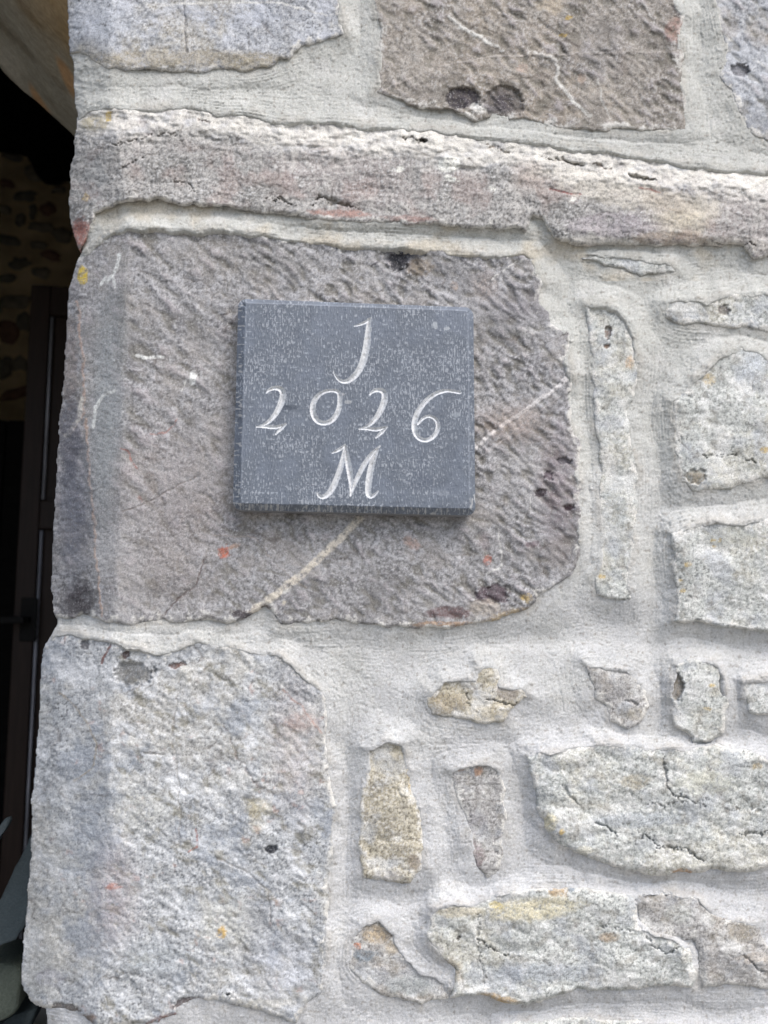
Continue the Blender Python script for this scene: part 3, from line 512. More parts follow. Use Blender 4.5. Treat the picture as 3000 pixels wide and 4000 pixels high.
def make_stone(s):
    sl = s['sl']; sd = s['sd']; px, py = PX[sl], PY[sl]; k = s['kind']; P = s['pts']
    nb, nc, nd, ne, nf, na = NB[sl], NC[sl], ND[sl], NE[sl], NF[sl], NA[sl]
    mcx = sum(p[0] for p in P)/len(P); mcy = sum(p[1] for p in P)/len(P)
    gyy = np.gradient(blur(sd, 2), axis=0); gxx = np.gradient(blur(sd, 2), axis=1); gyn = gyy/(np.hypot(gxx, gyy)+1e-3)
    ew = s['edge']*(1+0.35*nb)*(1-(.58 if k == 'rub' else .30)*np.clip(gyn, 0, 1))*(1+0.7*np.clip(-gyn, 0, 1)*(k == 'rub'))*(1+(2.2*sstep(2050, 2400, px) if k == 'bed' else 0))
    e = np.clip(-sd/ew, 0, 1)
    prof = np.sqrt(np.clip(1-(1-e)**2, 0, 1))
    DEEP = 0.013
    HH = s['H']*(0.72 if k == 'rub' else 1)
    hs = np.minimum(HMS[sl], HH+.0005) - 0.0008*(1+.8*nc)
    h = hs + (HH-hs)*prof - np.clip(sd, 0, None)*0.0013
    r = s['rough']
    inn = sstep(4, 40, -sd)
    if k in ('tool', 'main', 'low'):
        ag = sstep(-6, 24, px-(E1[sl]+wobx[sl]*5))
        am = 0.0011
        if k == 'main':
            am = 0.00125*np.clip(sstep(3600, 1700, py*1.0+ (2000-px)*0.75) + 0.15, 0.15, 1)*ag + 0.0001
        if k == 'low': am = 0.0003*ag + 0.0003
        h = h + inn*(am*TOOL[sl] + 0.0009*nb + 0.00055*nc + 0.0003*nd + .00009*NG[sl])
        if k == 'low': h = h + inn*(0.0020*nf + 0.0005*CH[sl] + .0007*fbm(px, py, 75, 4, .6, seed=87))
    elif k == 'bed':
        h = h + inn*(0.0007*BEDF[sl] + .0012*fbm(px, py, 110, 4, .6, seed=153) - 0.0007*np.clip(BED[sl]-0.76, 0, 1)*3*sstep(.0, .5, nb) - 0.0003*np.clip(BED2[sl], 0, 1)*sstep(-.2, .4, nf) + 0.0014*nb + 0.0006*nc + .0003*nd + .00016*NG[sl])
        ytop = np.interp(px, [300, 720, 1100, 1600, 2100, 2500, 3000, 3400], [430, 404, 468, 492, 550, 602, 664, 720])
        dt = py-ytop + nb*22
        h = h - 0.0088*(1-sstep(0, 120, dt))*(0.9+.2*nb) - 0.0014*np.exp(-((dt-62)/9)**2)*sstep(-.1, .3, nf)
        # broken steps in the sloping top
        h = h + (0.0010*pn(px/200, (py-ytop)/46, 91)+0.0004*pn(px/90, (py-ytop)/16, 92) + .0016*pn(px/80+nb, (py-.09*px)/34+nc*.4, 93) + .0008*pn(px/34, (py-.09*px)/14, 94) + .0009*nc)*(1-sstep(90, 190, dt))
    elif k == 'riven':
        h = h + inn*(0.0012*CH[sl] + 0.0012*nb + 0.0006*nc + 0.00022*nd + .0005*TOOL[sl])
    else:
        big = fbm(px, py, 260, 2, seed=81)
        fc = np.abs(pn(rx_[sl]/330+nb*.12, ry_[sl]/150+nc*.05, 82)) + .5*np.abs(pn(rx_[sl]/140+nb*.1, ry_[sl]/80, 83))
        s_ = 0.68; h = h + inn*r*s_*(0.0022*big + 0.0034*(fc-0.35) + 0.0006*(FR[sl]-.35) + 0.0010*CH[sl]*sstep(-.2, .4, nf) + 0.0009*nc + 0.00045*nd + .00014*NG[sl])
    h = h + s['tilt'][0]*(px-mcx) + s['tilt'][1]*(py-mcy)
    # colour
    p0, p1, p2, p3 = [(q[0]-1, q[1]-1, q[2]-3) for q in s['pal']]; ng = NG[sl]
    c = np.ones(px.shape+(3,))*lin(p0)
    c = paint(c, p1, sstep(-.05, .55, nb+.4*nc)*0.75)
    c = paint(c, p2, sstep(.0, .5, -na+.5*ne-.05)*0.6)
    c = paint(c, p3, sstep(.1, .55, nc*.8-.5*nb)*0.6)
    c = paint(c, p3, sstep(.15, .5, nd)*0.5)
    c = paint(c, (212,213,214), sstep(.25, .75, ng+.5*nd)*np.clip(.36+.55*nb+.4*nf, .08, .65)*(.6 if k in ('main', 'tool') else 1))
    c = paint(c, tuple(v*.55 for v in p1), sstep(.3, .8, -ng-.5*nd)*np.clip(.36-.45*nb+.5*na, .08, .65)*(.6 if k in ('main', 'tool') else 1))
    c = paint(c, tuple(v*.62 for v in p1), sstep(.3, .6, -nd)*0.5)
    if k in ('main', 'tool'):
        c = paint(c, tuple(v*1.16 for v in p0), sstep(.0, .5, fbm(px, py, 330, 5, .62, seed=150))*.6); c = paint(c, tuple(v*.80 for v in p0), sstep(.05, .5, fbm(px, py, 280, 5, .62, seed=151))*.6)
        c = paint(c, (152,147,142) if k == 'main' else (158,148,136), sstep(.15, .5, fbm(px, py, 190, 4, .62, seed=152))*.35)
        c = paint(c, (102,99,88), sstep(.1, .75, -TOOL[sl]+.25*nc)*0.5*ag)      # darker olive tone in the tool pits
        c = paint(c, (184,179,182), sstep(.2, .9, TOOL[sl]+.3*nc)*0.45)
    if k == 'low':
        c = paint(c, (208,211,214), sstep(.05, .5, fbm(px, py, 150, 5, .68, seed=95))*0.75)
        c = paint(c, (146,153,162), sstep(.05, .45, fbm(px, py, 260, 5, .66, seed=88))*0.7)
        c = paint(c, (198,197,190), sstep(.15, .5, fbm(px, py, 300, 5, .66, seed=84))*0.4)
        c = paint(c, (122,119,104), sstep(.12, .55, fbm(tx[sl], ty[sl]*1.7, 110, 5, .66, seed=96)-.15*TOOL[sl])*0.6*ag)
        c = paint(c, (176,148,138), sstep(.35, .7, fbm(px, py, 46, 3, .6, seed=86))*.45*sstep(.0, .4, nf))
    if k == 'rub':
        c = paint(c, (214,215,213), sstep(.0, .5, fbm(px, py, 130, 5, .68, seed=97))*0.7)
        c = paint(c, (164,169,175), sstep(.05, .5, fbm(px, py, 170, 5, .6, seed=89))*0.55)
        c = paint(c, (130,127,118), sstep(.15, .6, fbm(px, py, 60, 4, .62, seed=98))*0.5)
    if k == 'bed':
        c = paint(c, (186,188,192), sstep(.05, .4, fbm(px, py*2.4, 150, 4, .6, seed=85))*.6*(1-sstep(90, 160, dt)))
        c = paint(c, (208,206,199), (1-sstep(80, 150, dt+nc*46+nb*40))*(np.interp(px, [300, 900, 1600, 2600], [.4, .55, .72, .8])+.7*nc+.5*nb))
        c = paint(c, (158,136,130), sstep(.1, .5, fbm(px, py, 160, 3, seed=99))*0.3*sstep(120, 200, dt))
        c = paint(c, (82,76,68), np.clip(BED[sl]-.84, 0, 1)*3.2*sstep(0.05, .5, nb)*0.55)
        c = paint(c, (100,96,92), np.clip(BED2[sl]-.80, 0, 1)*2.0*0.3*sstep(-.2, .4, nf))
    if k == 'riven':
        c = paint(c, (186,190,198), sstep(.1, .5, fbm(px, py, 110, 4, .6, seed=94))*0.6)
    # hairline cracks
    ck = CR[sl]*sstep(.1, .5, -nf)*0.55
    c = paint(c, (84,76,70), ck); h = h - 0.0007*ck
    # mortar smeared over the rim
    cr = sstep(-24, -6, sd + nc*34 + nd*12 + ng*3 - 2)*s['crust']*sstep(-.45, .15, ne+nb*.5)
    c = paint(c, (208,207,202), np.clip(cr, 0, 1)*0.9)
    h = h + 0.0004*np.clip(cr, 0, 1)
    wx, wy = nc*9+nb*10, ne*9-nf*8
    for f in s['feats']:
        if f[0] == 'v':
            _, pts, wd, col, st, dh, nz = f
            xs = [p[0] for p in pts]; ys = [p[1] for p in pts]
            m = (px > min(xs)-60) & (px < max(xs)+60) & (py > min(ys)-60) & (py < max(ys)+60)
            if not m.any(): continue
            d, _ = seg_dist(px[m]+wx[m]*nz*.8, py[m]+wy[m]*nz*.8, pts)
            if dh < -.001:                                # a split opens and closes along its length
                d2, _ = seg_dist(px[m]+wx[m]*1.9+nd[m]*7, py[m]+wy[m]*1.9+nd[m]*7, pts)
                dh = dh*.6; st = st*.62; d = d2; wd = wd*np.clip(.75+1.5*nf[m]+1.2*nc[m], .22, 1.5)
                ends = np.minimum(np.hypot(px[m]-pts[0][0], py[m]-pts[0][1]), np.hypot(px[m]-pts[-1][0], py[m]-pts[-1][1]))
                wd = wd*np.clip(.25+ends/26, 0, 1)
            if dh < -.001: wd = wd*.72; st = st*.8
            else: wd = wd*1.25; st = min(1, st*1.15)
            a = sstep(wd*.62, wd*.30, d)*np.clip(0.82+.8*nc[m]+.5*nd[m]+.3*ng[m], 0.1, 1)
            h[m] += dh*sstep(wd*1.0, 0, d)
        else:
            _, bx_, by_, rx, ry, ang, col, st, dh, nz = f
            R_ = max(rx, ry)*1.8+40
            m = (abs(px-bx_) < R_) & (abs(py-by_) < R_)
            if not m.any(): continue
            qx, qy = rot(px[m]-bx_+wx[m]*nz, py[m]-by_+wy[m]*nz, ang)
            q = np.sqrt((qx/rx)**2+(qy/ry)**2) + (.34*nc[m]+.25*nd[m]+.2*ne[m])*min(1.6, .6+30/min(rx, ry)*.2)*nz
            soft = .12 if min(rx, ry) < 50 and dh else (.3 if min(rx, ry) < 60 else .75)
            a = sstep(1+soft*.5, 1-soft, q)
            h[m] += dh*sstep(1.15, .85, q)
            a = a*np.clip(.80+.55*nd[m]+.7*nc[m]+.35*ng[m], .05, 1) if max(col)-min(col) > 30 or st < .7 else a*np.clip(.9+.5*nd[m]+.3*ng[m], .2, 1)
        cm = c[m]; c[m] = cm + (lin(col)-cm)*(np.clip(a*st, 0, 1))[:, None]
    silx = np.full(px.shape, -500.0); sil0 = None
    if s['sil']:
        sil0 = interp(s['sil'], py); silx = sil0 + fbm(px*0, py, 70, 4, .6, seed=72)*7
        # let the rim drop away at head and foot of the stone
    X, Y, Z, bk = place(h, sl, silx, sil0)
    if s['sil']: c = reveal_col(c, bk, Z, p1)
    kv = sd < 9
    kp = kv[:-1, :-1] & kv[1:, 1:] & kv[:-1, 1:] & kv[1:, :-1]
    if s['sil']: kp &= px[:-1, :-1] > silx[:-1, :-1]-84
    o = grid_mesh('stone', X, Y, Z, kp, c, M_DRESS if k in ('tool', 'main', 'low', 'bed', 'riven') else M_RUBBLE, WALL)
    if s['label']: o['label'] = s['label']
    return o
for s in STONES: make_stone(s)

# ------------------------------------------------------------------ plaque with its carving
PL = empty('engraved_plaque', 'square blue-grey stone plaque carved with J, 2026 and M', 'plaque', W(1390, 1600, -0.006))
corner = dict(TL=(931,1167), TR=(1849,1201), BR=(1857,2014), BL=(909,1992))
US = np.arange(0, 1+1e-9, 1/470.0); VS = np.arange(0, 1+1e-9, 1/420.0)
U, Vv = np.meshgrid(US, VS)
PXp = (corner['TL'][0]*(1-U)+corner['TR'][0]*U)*(1-Vv)+(corner['BL'][0]*(1-U)+corner['BR'][0]*U)*Vv
PYp = (corner['TL'][1]*(1-U)+corner['TR'][1]*U)*(1-Vv)+(corner['BL'][1]*(1-U)+corner['BR'][1]*U)*Vv
CXp = (PXp-850)/0.663; CYp = (PYp-1100)/0.663      # carving is laid out in its own finer units
G = {
 'J': ('carved_letter', [([(806,263),(850,250),(892,228),(904,213)],[3,13,15,4]), ([(893,226),(888,300),(876,400),(852,490),(815,552),(770,588),(730,590),(700,566),(682,530)],[18,30,34,32,28,22,16,10,3])]),
 '2a': ('carved_digit', [([(288,656),(305,636),(340,624),(374,632),(388,658),(380,702),(355,760),(320,810),(276,845),(230,857)],[4,14,20,26,30,31,26,20,13,4]), ([(230,857),(275,853),(330,860),(375,852),(405,838)],[4,14,18,15,5]), ([(403,838),(374,866),(342,900)],[8,17,5])]),
 '0': ('carved_digit', [([(716,655),(722,710),(710,770),(678,818),(630,838),(586,824),(562,780),(558,730),(580,682),(620,650),(665,640),(700,644),(716,658)],[17,22,24,23,20,25,28,26,22,17,15,17,18])]),
 '2b': ('carved_digit', [([(895,668),(915,646),(945,636),(976,644),(988,670),(980,715),(955,772),(920,822),(880,856),(833,869)],[4,14,20,26,30,31,26,20,13,4]), ([(833,869),(880,865),(930,873),(970,865),(1000,855)],[4,14,18,15,5]), ([(998,856),(966,888),(933,920)],[8,18,5])]),
 '6': ('carved_digit', [([(1426,654),(1400,648),(1350,640),(1290,656),(1240,690),(1196,740),(1166,795),(1156,850),(1166,900),(1196,932),(1240,936),(1284,904),(1302,855),(1290,812),(1250,790),(1212,802),(1180,840)],[14,15,15,19,21,23,25,27,24,20,19,21,21,17,13,12,8])]),
 'M': ('carved_letter', [([(675,1011),(706,996),(736,978),(753,958)],[4,16,15,4]), ([(750,978),(740,1040),(720,1110),(695,1180),(664,1240),(630,1270),(600,1268),(586,1243)],[12,22,26,27,27,22,16,4]), ([(753,975),(765,1050),(780,1130),(790,1200),(782,1262)],[16,27,29,20,6]),
       ([(783,1262),(808,1190),(850,1100),(900,1022),(958,967)],[6,19,23,21,4]), ([(944,986),(915,1050),(897,1130),(886,1210),(888,1262),(916,1266),(946,1234)],[12,27,31,31,26,17,4])])}
for (sx_, sy_) in ((0, 0), (1, 0), (1, 1), (0, 1)):        # round the corners in plan
    qx = (U if sx_ == 0 else 1-U)*930; qy = (Vv if sy_ == 0 else 1-Vv)*822; rr_ = 34.0
    m = (qx < rr_) & (qy < rr_); vx, vy = rr_-qx, rr_-qy
    k_ = np.where(m, np.maximum(vx, vy)/(np.hypot(vx, vy)+1e-9), 1); k_ = np.where(m & (np.hypot(vx, vy) < 1e-6), 1, k_)
    dx_ = np.where(m, vx*(1-k_), 0)*(1 if sx_ == 0 else -1); dy_ = np.where(m, vy*(1-k_), 0)*(1 if sy_ == 0 else -1)
    PXp = PXp + dx_; PYp = PYp + dy_
Hw = 0.028; UN = 0.663*PXM
Wd_, Ht_ = (U*930), (Vv*822)
dl, dr, dtp, db = Wd_, 930-Wd_, Ht_, 822-Ht_
n1 = fbm(PXp, PYp, 60, 3, seed=101); n2 = fbm(PXp, PYp, 14, 3, .6, seed=102)
bev = np.minimum.reduce([dl/30+0*dl, dr/22, dtp/14, db/27]) + n1*.06
hh = Hw - 0.0066*np.clip(1-bev, 0, 1) + 0.00012*n2
# rounded, slightly chipped corners
for (qx, qy, rr) in ((dl, dtp, 34), (dr, dtp, 26), (dr, db, 26), (dl, db, 30)):
    q = (rr-qx-qy)
    hh = hh - np.clip(q, 0, None)*0.00008
for (x, y, rx, ry, dh) in ((1852,1600,12,40,-.0016),(1150,1990,40,9,-.0012),(1500,2008,30,8,-.001),(925,1640,9,30,-.0012),(1300,1176,40,7,-.0006),(1846,1740,9,25,-.001)):
    hh += dh*np.exp(-(((PXp-x)/rx)**2+((PYp-y)/ry)**2))
# fine upright chisel strokes in staggered rows
rowv = PYp/34+0.25*pn(PXp/60, PYp/90, 111); ROW = np.floor(rowv)
str_ = pn(PXp/5.2+ROW*7.7, PYp/21+ROW*3.3, 112)
str2 = pn(PXp/3.7, PYp/15, 113)
patch = fbm(PXp, PYp, 170, 3, seed=114)
hh = hh + 0.00018*np.clip(str_, -1, 1)
gl = np.zeros(U.shape, int); gd = np.zeros(U.shape)
for gi, (key, (nm, strokes)) in enumerate(G.items(), 1):
    best = np.zeros(U.shape)
    for pts, ws in strokes:
        # smooth the stroke
        pa = np.array(pts, float); wa = np.array(ws, float)
        for _ in range(2):
            if len(pa) < 4: break
            npa, nwa = [pa[0]], [wa[0]]
            for i in range(len(pa)-1):
                npa += [pa[i]*.75+pa[i+1]*.25, pa[i]*.25+pa[i+1]*.75]; nwa += [wa[i]*.75+wa[i+1]*.25, wa[i]*.25+wa[i+1]*.75]
            npa.append(pa[-1]); nwa.append(wa[-1]); pa, wa = np.array(npa), np.array(nwa)
        x0, x1, y0, y1 = pa[:, 0].min()-40, pa[:, 0].max()+40, pa[:, 1].min()-40, pa[:, 1].max()+40
        m = (CXp > x0) & (CXp < x1) & (CYp > y0) & (CYp < y1)
        d, wl = seg_dist(CXp[m], CYp[m], [tuple(p) for p in pa], list(wa*1.17+.6))
        best[m] = np.maximum(best[m], wl-d)
    m = best > 0
    gl[m] = gi; gd = np.maximum(gd, np.clip(best, 0, None))
hh = hh - np.clip(gd*UN*1.45, 0, 0.0034)*(1+.06*n2)
chg = 0.00020*pn(CXp/13, CYp/13, 115)
hh = np.where(gd > 0, hh+chg, hh)
cp = np.ones(U.shape+(3,))*lin((98,106,117))
cp = paint(cp, (86,94,106), sstep(0, .5, n1)*0.5)
cp = paint(cp, (112,121,135), sstep(0, .5, -patch)*0.4)
dens = np.clip(.30-.32*patch, .05, .7)
cp = paint(cp, (166,172,180), sstep(dens, dens+.3, str_+.25*str2+.3*n2)*0.58)
cp = paint(cp, (160,166,174), sstep(.42, .6, pn(PXp/9, PYp/8, 116)+.3*n2)*sstep(-.2, .3, patch)*0.6)
fo = pn(PXp/17, PYp/14, 117)
cp = paint(cp, (150,158,168), sstep(.62, .70, fo)*0.7)
cp = paint(cp, (72,80,94), sstep(.5, .62, -fo)*0.4)
bvm = np.clip(1-bev, 0, 1) > 0.05
cp = paint(cp, (180,182,182), bvm*(Vv > .9)*sstep(.15, .45, pn(PXp/7, PYp/40, 118)+.5*n1+.4*n2)*0.6)
cp = paint(cp, (190,190,188), bvm*(U < .06)*sstep(.3, .5, pn(PXp/25, PYp/9, 119))*0.6)
cp = paint(cp, (160,168,180), sstep(.5, 1.2, 1-np.abs(bev-1)*2)*(Vv < .9)*0.35)
for (x, y, rx, ry, col, st) in ((1125,1592,40,12,(66,74,86),.8),(1700,1270,10,16,(160,166,172),.8),(1745,1283,12,8,(160,166,172),.7),(1360,1570,14,8,(160,164,168),.7),(1780,1620,18,10,(150,158,166),.6),(1640,1880,50,40,(84,92,106),.4),(1105,1595,18,16,(70,78,92),.5),(1340,1540,9,5,(170,172,176),.6),(1730,1925,26,14,(150,156,164),.3),(1200,1835,80,12,(120,128,140),.2)):
    q = ((PXp-x)/rx)**2+((PYp-y)/ry)**2+.6*n2
    cp = paint(cp, col, sstep(1.2, .5, q)*st)
cc = np.ones(U.shape+(3,))*lin((214,217,220))
cc = paint(cc, (176,180,184), sstep(.0, .5, pn(CXp/20, CYp/20, 120))*0.5)
cc = paint(cc, (150,150,148), sstep(.2, .5, n2)*0.4)
cc = paint(cc, (150,158,168), sstep(3.2, 0, gd)*.5)
Xp, Yp, Zp = world(PXp, PYp, -hh)
lx, ly, lz = PL.location
def facemask(g): return (g[:-1, :-1]+0 == g[1:, 1:])
fl = np.maximum.reduce([gl[:-1, :-1], gl[1:, 1:], gl[:-1, 1:], gl[1:, :-1]])
slab = grid_mesh('slab', Xp-lx, Yp-ly, Zp-lz, fl == 0, cp, M_PLAQUE, PL)
names = list(G.items())
for gi, (key, (nm, strokes)) in enumerate(names, 1):
    g = grid_mesh(nm, Xp-lx, Yp-ly, Zp-lz, fl == gi, cc, M_CUT, PL)
    g['label'] = {'J': 'carved italic capital J', '2a': 'first carved figure 2', '0': 'carved figure 0', '2b': 'second carved figure 2', '6': 'carved figure 6', 'M': 'carved italic capital M'}[key]
# the sides of the slab run straight back into the stone, coloured paler to offset their shade
ring = [(0, j) for j in range(U.shape[1])]+[(i, U.shape[1]-1) for i in range(1, U.shape[0])]+[(U.shape[0]-1, j) for j in range(U.shape[1]-2, -1, -1)]+[(i, 0) for i in range(U.shape[0]-2, 0, -1)]
ri = np.array(ring+[ring[0]]); rX = Xp[ri[:, 0], ri[:, 1]]; rZ = Zp[ri[:, 0], ri[:, 1]]; rY = Yp[ri[:, 0], ri[:, 1]]
K = 9
sx = np.stack([rX]*K); sz = np.stack([rZ]*K); sy = np.stack([rY+(0.002-rY)*k/(K-1) for k in range(K)])
nn = fbm(sx*4000, sy*4000+sz*4000, 30, 3, seed=121)
sc_ = np.ones(sx.shape+(3,))*lin((124,126,130)); sc_ = paint(sc_, (140,138,132), sstep(0, .6, nn)*.6)
grid_mesh('side_face', sx-lx, sy-ly+0.0*nn, sz-lz, np.ones((K-1, sx.shape[1]-1), bool), sc_, M_PLAQUE, PL)

# ------------------------------------------------------------------ doorway, core of the wall, room behind
JX = W(290, 700, 0.06)[0]
wall2 = boxes('wall_core', [((JX+0.11, 0.035, 0), (JX+2.6, 0.45, 4.1)), ((JX+0.035, 0.12, 0), (JX+0.11, 0.45, 4.1)), ((JX-3.4, 0.0, 0), (JX-1.05, 0.45, 4.1)), ((JX-1.05, 0.02, 2.62), (JX+0.035, 0.45, 4.1))], M_CORE, WALL)
# arch over the doorway: far lower edge traced, then run forward to the front of the wall
prof = [(560,800),(526,765),(438,672),(360,602),(290,541),(220,468),(150,402),(95,356),(50,320),(18,288),(0,262),(-120,170),(-300,60),(-600,-60),(-1000,-110),(-1500,-60)]
ys = np.linspace(0.07, 0.42, 60)
pu = np.linspace(0, len(prof)-1, 260)
bxs = np.interp(pu, range(len(prof)), [p[0] for p in prof]); bys = np.interp(pu, range(len(prof)), [p[1] for p in prof])
ax, _, az = world(bxs, bys, 0.42)
AX, AY = np.meshgrid(ax, ys); AZ, _ = np.meshgrid(az, ys)
nz_ = fbm(AX*1000, AY*1000, 120, 4, seed=131)
AZ2 = AZ + nz_*0.006 - 0.012*np.exp(-((AY-0.42)/0.02)**2)*0
AZ2[-1, :] += 0.006
ac = np.ones(AX.shape+(3,))*lin((150,146,132))
ac = paint(ac, (184,180,168), sstep(0, .6, fbm(AX*1000, AY*1000, 200, 3, seed=132))*0.6)
ac = paint(ac, (104,94,76), sstep(0.1, .7, fbm(AX*1000, AY*1000, 60, 4, seed=133))*0.6)
ac = paint(ac, (190,150,84), sstep(.30, .12, AY+.05*nz_)*sstep(JX-.14, JX-.01, AX)*0.5)
ac = paint(ac, (200,150,96), sstep(.5, .8, fbm(AX*1000, AY*300, 50, 2, seed=134))*0.6)
ARCH = empty('door_arch', 'rough grey and ochre stone arch over the dark doorway', 'arch', (JX-0.4, 0.2, 2.2))
ox, oy, oz = ARCH.location
grid_mesh('soffit', AX-ox, AY-oy, AZ2-oz, np.ones((59, 259), bool), ac, M_ARCH, ARCH)
vb = [(ax[i]-ox, ys[-1]-oy, AZ2[-1, i]-oz) for i in range(0, 260, 6)]; vt = [(v[0], v[1], 2.62-oz) for v in vb]; n = len(vb)
poly_obj('rear_face', vb+vt, [(i, i+1, n+i+1, n+i) for i in range(n-1)], M_CORE, ARCH)
vb = [(ax[i]-ox, ys[0]-oy, AZ2[0, i]-oz) for i in range(0, 260, 6)]; vt = [(v[0], v[1], 2.63-oz) for v in vb]
poly_obj('front_face', vb+vt, [(i+1, i, n+i, n+i+1) for i in range(n-1)], M_CORE, ARCH)

def struct(name, lst, mat):
    o = boxes(name, lst, mat); o['kind'] = 'structure'; return o
BY = 2.8
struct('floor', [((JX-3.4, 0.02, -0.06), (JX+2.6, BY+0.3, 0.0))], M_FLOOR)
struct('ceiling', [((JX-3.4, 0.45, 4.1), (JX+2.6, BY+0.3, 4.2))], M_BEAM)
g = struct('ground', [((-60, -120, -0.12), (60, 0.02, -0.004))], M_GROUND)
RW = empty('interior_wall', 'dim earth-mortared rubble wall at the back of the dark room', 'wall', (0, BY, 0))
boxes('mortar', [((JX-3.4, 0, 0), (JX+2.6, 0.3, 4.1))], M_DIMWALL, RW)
boxes('side_wall', [((JX-3.5, 0.45-BY, 0), (JX-3.402, 0.3, 4.1)), ((JX+2.602, 0.45-BY, 0), (JX+2.7, 0.3, 4.1))], M_CORE, RW)
def lump(name, px, py, rx, ry, y, mat, parent, oy_, seed, thick=0.05):
    rr = random.Random(seed); n = 12; V_, F_ = [], []
    X0, _, Z0 = W(px, py, y); sc = (y+D)/FPX
    rad = [rr.uniform(.7, 1.2) for _ in range(n)]; tl = rr.uniform(-.5, .5); rx *= rr.uniform(1.0, 1.55); ry *= rr.uniform(.9, 1.3)
    for k, (q, dz) in enumerate(((1.0, 0), (.93, thick*.6), (.6, thick))):
        for i in range(n):
            a = 2*math.pi*i/n; c, s_ = math.cos(a), math.sin(a); kk = 1/(abs(c)**3+abs(s_)**3)**(1/3.)
            V_.append((X0+rx*sc*c*kk*rad[i]*q, y-dz-oy_+rr.uniform(-.004, .004)*(k > 0), Z0+ry*sc*s_*kk*rad[i]*q+rx*sc*c*kk*tl*q*.5))
    V_.append((X0, y-thick*1.05-oy_, Z0))
    for k in (0, 1):
        for i in range(n): F_.append((k*n+i, k*n+(i+1) % n, (k+1)*n+(i+1) % n, (k+1)*n+i))
    for i in range(n): F_.append((2*n+i, 2*n+(i+1) % n, 3*n))
    return poly_obj(name, V_, F_, mat, parent, True)
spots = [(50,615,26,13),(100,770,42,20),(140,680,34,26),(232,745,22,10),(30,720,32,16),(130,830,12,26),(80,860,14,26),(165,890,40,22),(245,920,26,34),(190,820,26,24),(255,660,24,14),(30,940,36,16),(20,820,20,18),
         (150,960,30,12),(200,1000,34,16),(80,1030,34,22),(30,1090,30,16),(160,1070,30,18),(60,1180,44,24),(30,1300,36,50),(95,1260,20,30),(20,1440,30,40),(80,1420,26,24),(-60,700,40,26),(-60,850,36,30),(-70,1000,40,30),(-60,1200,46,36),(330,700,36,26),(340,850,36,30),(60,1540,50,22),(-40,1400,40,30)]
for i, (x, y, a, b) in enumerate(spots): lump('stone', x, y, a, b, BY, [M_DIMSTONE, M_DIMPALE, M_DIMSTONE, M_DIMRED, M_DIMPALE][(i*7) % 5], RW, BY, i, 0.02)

BM = empty('ceiling_beam', 'black beam end above the dim rubble wall', 'beam', W(60, 480, 2.6))
lx, ly, lz = BM.location
pts = [(-900,520),(-40,512),(30,520),(85,535),(100,600),(135,640),(190,648),(215,632),(600,636),(1200,640),(1200,-300),(-900,-300)]
fv = [W(x, y, 2.6) for x, y in pts]; fb = [(v[0], 2.76, v[2]) for v in fv]; n = len(fv)
VV = [(v[0]-lx, v[1]-ly, v[2]-lz) for v in fv+fb]
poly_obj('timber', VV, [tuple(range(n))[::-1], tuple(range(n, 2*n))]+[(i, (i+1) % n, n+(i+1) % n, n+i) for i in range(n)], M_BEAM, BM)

# black boards added far left, where there is only unlit darkness
PT = empty('added_dark_screen', 'added black board screen standing in for the darkness left of the door', 'screen', W(0, 4000, 2.0))
lx, ly, lz = PT.location
x0 = W(-900, 2000, 2.0)[0]; x1 = W(180, 2000, 2.0)[0]; zt = W(0, 1640, 2.0)[2]
nb_ = 6
for i in range(nb_):
    a = x0+(x1-x0)*i/nb_; b = x0+(x1-x0)*(i+1)/nb_-0.004
    boxes('board', [((a-lx, 0, -lz), (b-lx, 0.03, zt-lz))], M_BEAM, PT, 0.003)
# door leaf
DY = 1.25
DR = empty('panelled_door', 'dark brown panelled wooden door standing open inside the doorway', 'door', W(250, 4000, DY))
lx, ly, lz = DR.location
xl = W(122, 1130, DY)[0]; xr = W(900, 1130, DY)[0]; zt = W(190, 1115, DY)[2]
z1 = W(150, 1990, DY)[2]; xb = W(192, 1240, DY)[0]; ztop = W(190, 1225, DY)[2]
zz = lambda y: W(150, y, DY)[2]
hw = 0.004
boxes('stile', [((xl-lx, 0, -lz+0.02), (xb-lx, 0.045, zt-lz))], M_DARK, DR, 0.002)
boxes('stile', [((xr-0.1-lx, 0, -lz+0.02), (xr-lx, 0.045, zt-lz))], M_DARK, DR, 0.002)
for (a, b) in ((zz(1225), zt), (zz(2065), zz(1955)), (zz(3990), zz(3860)), (0.02, 0.2)):
    boxes('rail', [((xb+0.0005-lx, 0.001, a-lz), (xr-0.1005-lx, 0.044, b-lz))], M_DARK, DR, 0.002)
for (a, b) in ((zz(1955), zz(1225)), (zz(3860), zz(2065)), (0.2, zz(3990))):
    boxes('panel', [((xb+0.0005-lx, 0.020, a+0.0005-lz), (xr-0.1005-lx, 0.034, b-0.0005-lz))], M_DARK, DR)
    # moulding bead, its daylight glint put into the pale colour
    n = 8; V_, F_ = [], []
    for zq in (a+0.004, b-0.004):
        for i in range(n):
            t = 2*math.pi*i/n; V_.append((xb+0.0045+hw*math.cos(t)-lx, 0.012+0.006*math.sin(t), zq-lz))
    for i in range(n): F_.append((i, (i+1) % n, n+(i+1) % n, n+i))
    F_ += [tuple(range(n))[::-1], tuple(range(n, 2*n))]
    poly_obj('moulding', V_, F_, M_BEAD, DR, True)
hp = W(72, 2420, DY)
xs_ = xl+0.02
boxes('lock_plate', [((xs_-0.004-lx, -0.006, hp[2]-0.05-lz), (xs_+0.032-lx, -0.0005, hp[2]+0.05-lz))], M_IRON, DR, 0.002)
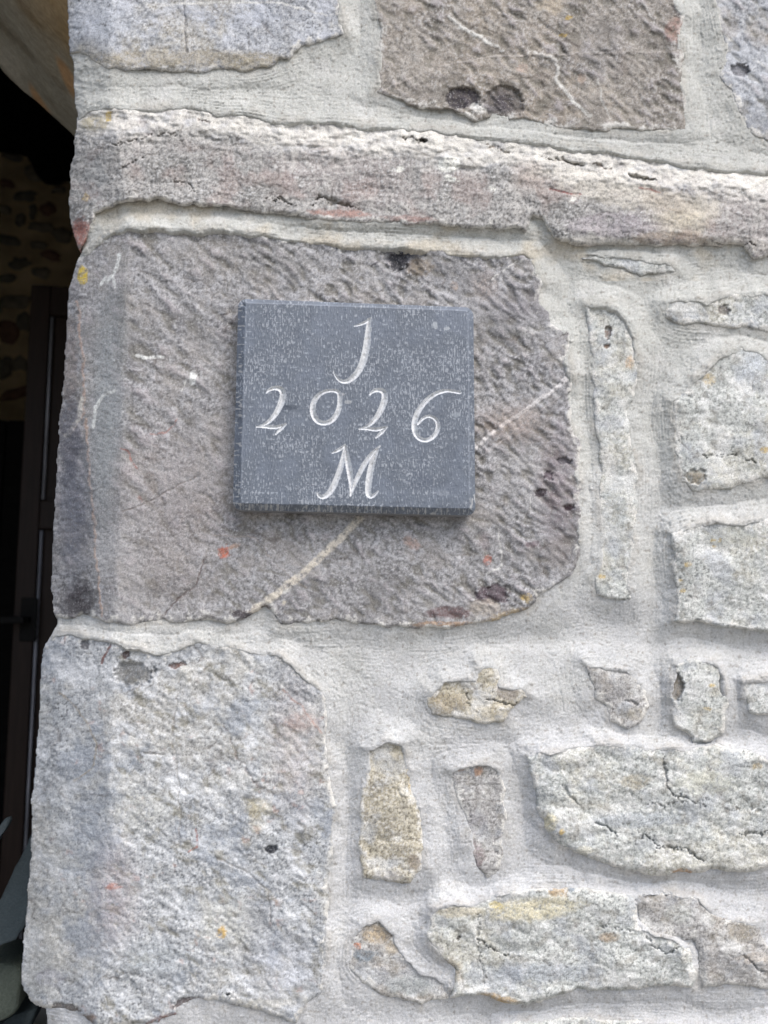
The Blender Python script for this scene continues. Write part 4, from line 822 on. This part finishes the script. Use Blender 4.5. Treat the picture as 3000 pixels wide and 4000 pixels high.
boxes('handle', [((xs_-0.05-lx, -0.045, hp[2]-0.008-lz), (xs_+0.016-lx, -0.030, hp[2]+0.008-lz)), ((xs_+0.006-lx, -0.032, hp[2]-0.007-lz), (xs_+0.020-lx, -0.006, hp[2]+0.007-lz))], M_IRON, DR, 0.003)

# slates stacked in the doorway
def slab_obj(name, label, pts, y, th, mat, tilt=0.0, group=None, bulge=0.0, seed=1):
    """traced outline at its own distance, given thickness, chipped rounded edge and a faint curve"""
    P = np.array(pts, float)
    d = []
    for i in range(len(P)):
        a, b = P[i], P[(i+1) % len(P)]; k = max(1, int(np.hypot(*(b-a))/14))
        for j in range(k): d.append(a+(b-a)*j/k)
    d = np.array(d); cxp, cyp = d.mean(0)
    rr = np.random.RandomState(seed)
    d += np.stack([fbm(d[:, 0], d[:, 1], 60, 3, seed=seed)*5, fbm(d[:, 0], d[:, 1], 60, 3, seed=seed+3)*5], 1)
    base = W(cxp, cyp, y)
    V_, F_ = [], []; n = len(d)
    def ring(s, dy):
        for q in d:
            p = (cxp+(q[0]-cxp)*s, cyp+(q[1]-cyp)*s)
            yy = y + (cyp-p[1])*tilt*0.0003
            X_, _, Z_ = W(p[0], p[1], yy); V_.append((X_-base[0], yy+dy-y, Z_-base[2]))
    rings = [(0.0, -bulge), (.35, -bulge*.9), (.7, -bulge*.6), (.92, -0.0012), (.985, 0.0004), (1.0, 0.003), (.995, th-.003), (.93, th), (0.0, th)]
    for s_, dy in rings: ring(s_, dy)
    for k in range(len(rings)-1):
        for i in range(n): F_.append((k*n+i, (k+1)*n+i, (k+1)*n+(i+1) % n, k*n+(i+1) % n))
    o = poly_obj(name, V_, F_, mat, None, True); o.location = base
    me = o.data
    o['label'] = label; o['category'] = 'slate'
    if group: o['group'] = group
    return o
slab_obj('slate_slab', 'large dark slate blade leaning behind the lower corner stone', [(-90,3690),(0,3510),(60,3388),(121,3263),(240,3030),(380,2960),(420,3300),(260,3520),(98,3608),(84,3640),(56,3678),(0,3700),(-50,3708)], 0.30, 0.018, M_SLATE, 1.0, seed=4, bulge=0.004, group='slates piled in the doorway')
slab_obj('slate_slab', 'small slate tip poking in at the left edge above the large blade', [(-160,3420),(-60,3300),(0,3225),(18,3200),(36,3194),(41,3206),(24,3240),(0,3272),(-60,3380),(-140,3480)], 0.26, 0.012, M_SLATE, 0.5, seed=6, group='slates piled in the doorway')
slab_obj('slate_block', 'thick greenish slate block at the bottom left corner', [(-260,3770),(-60,3760),(40,3764),(74,3775),(84,3800),(78,3890),(66,3950),(40,3976),(0,3992),(-120,4010),(-260,4000)], 0.22, 0.06, M_SLATE2, 0.3, seed=8, bulge=0.0015, group='slates piled in the doorway')
slab_obj('slate_block', 'dark slate piece lowest in the pile under the green block', [(-200,4016),(0,4000),(60,3962),(100,3944),(140,3942),(136,3970),(118,4020),(60,4090),(-200,4120)], 0.25, 0.07, M_SLATE, 0.3, seed=9, group='slates piled in the doorway')
lo = W(-60, 4085, 0.3)
LB = boxes('stone_plinth', [((JX-0.42, 0.16, 0), (JX-0.03, 0.5, lo[2]))], M_CORE, None, 0.01)
LB['label'] = 'rough stone plinth under the slate pile in the doorway'; LB['category'] = 'plinth'
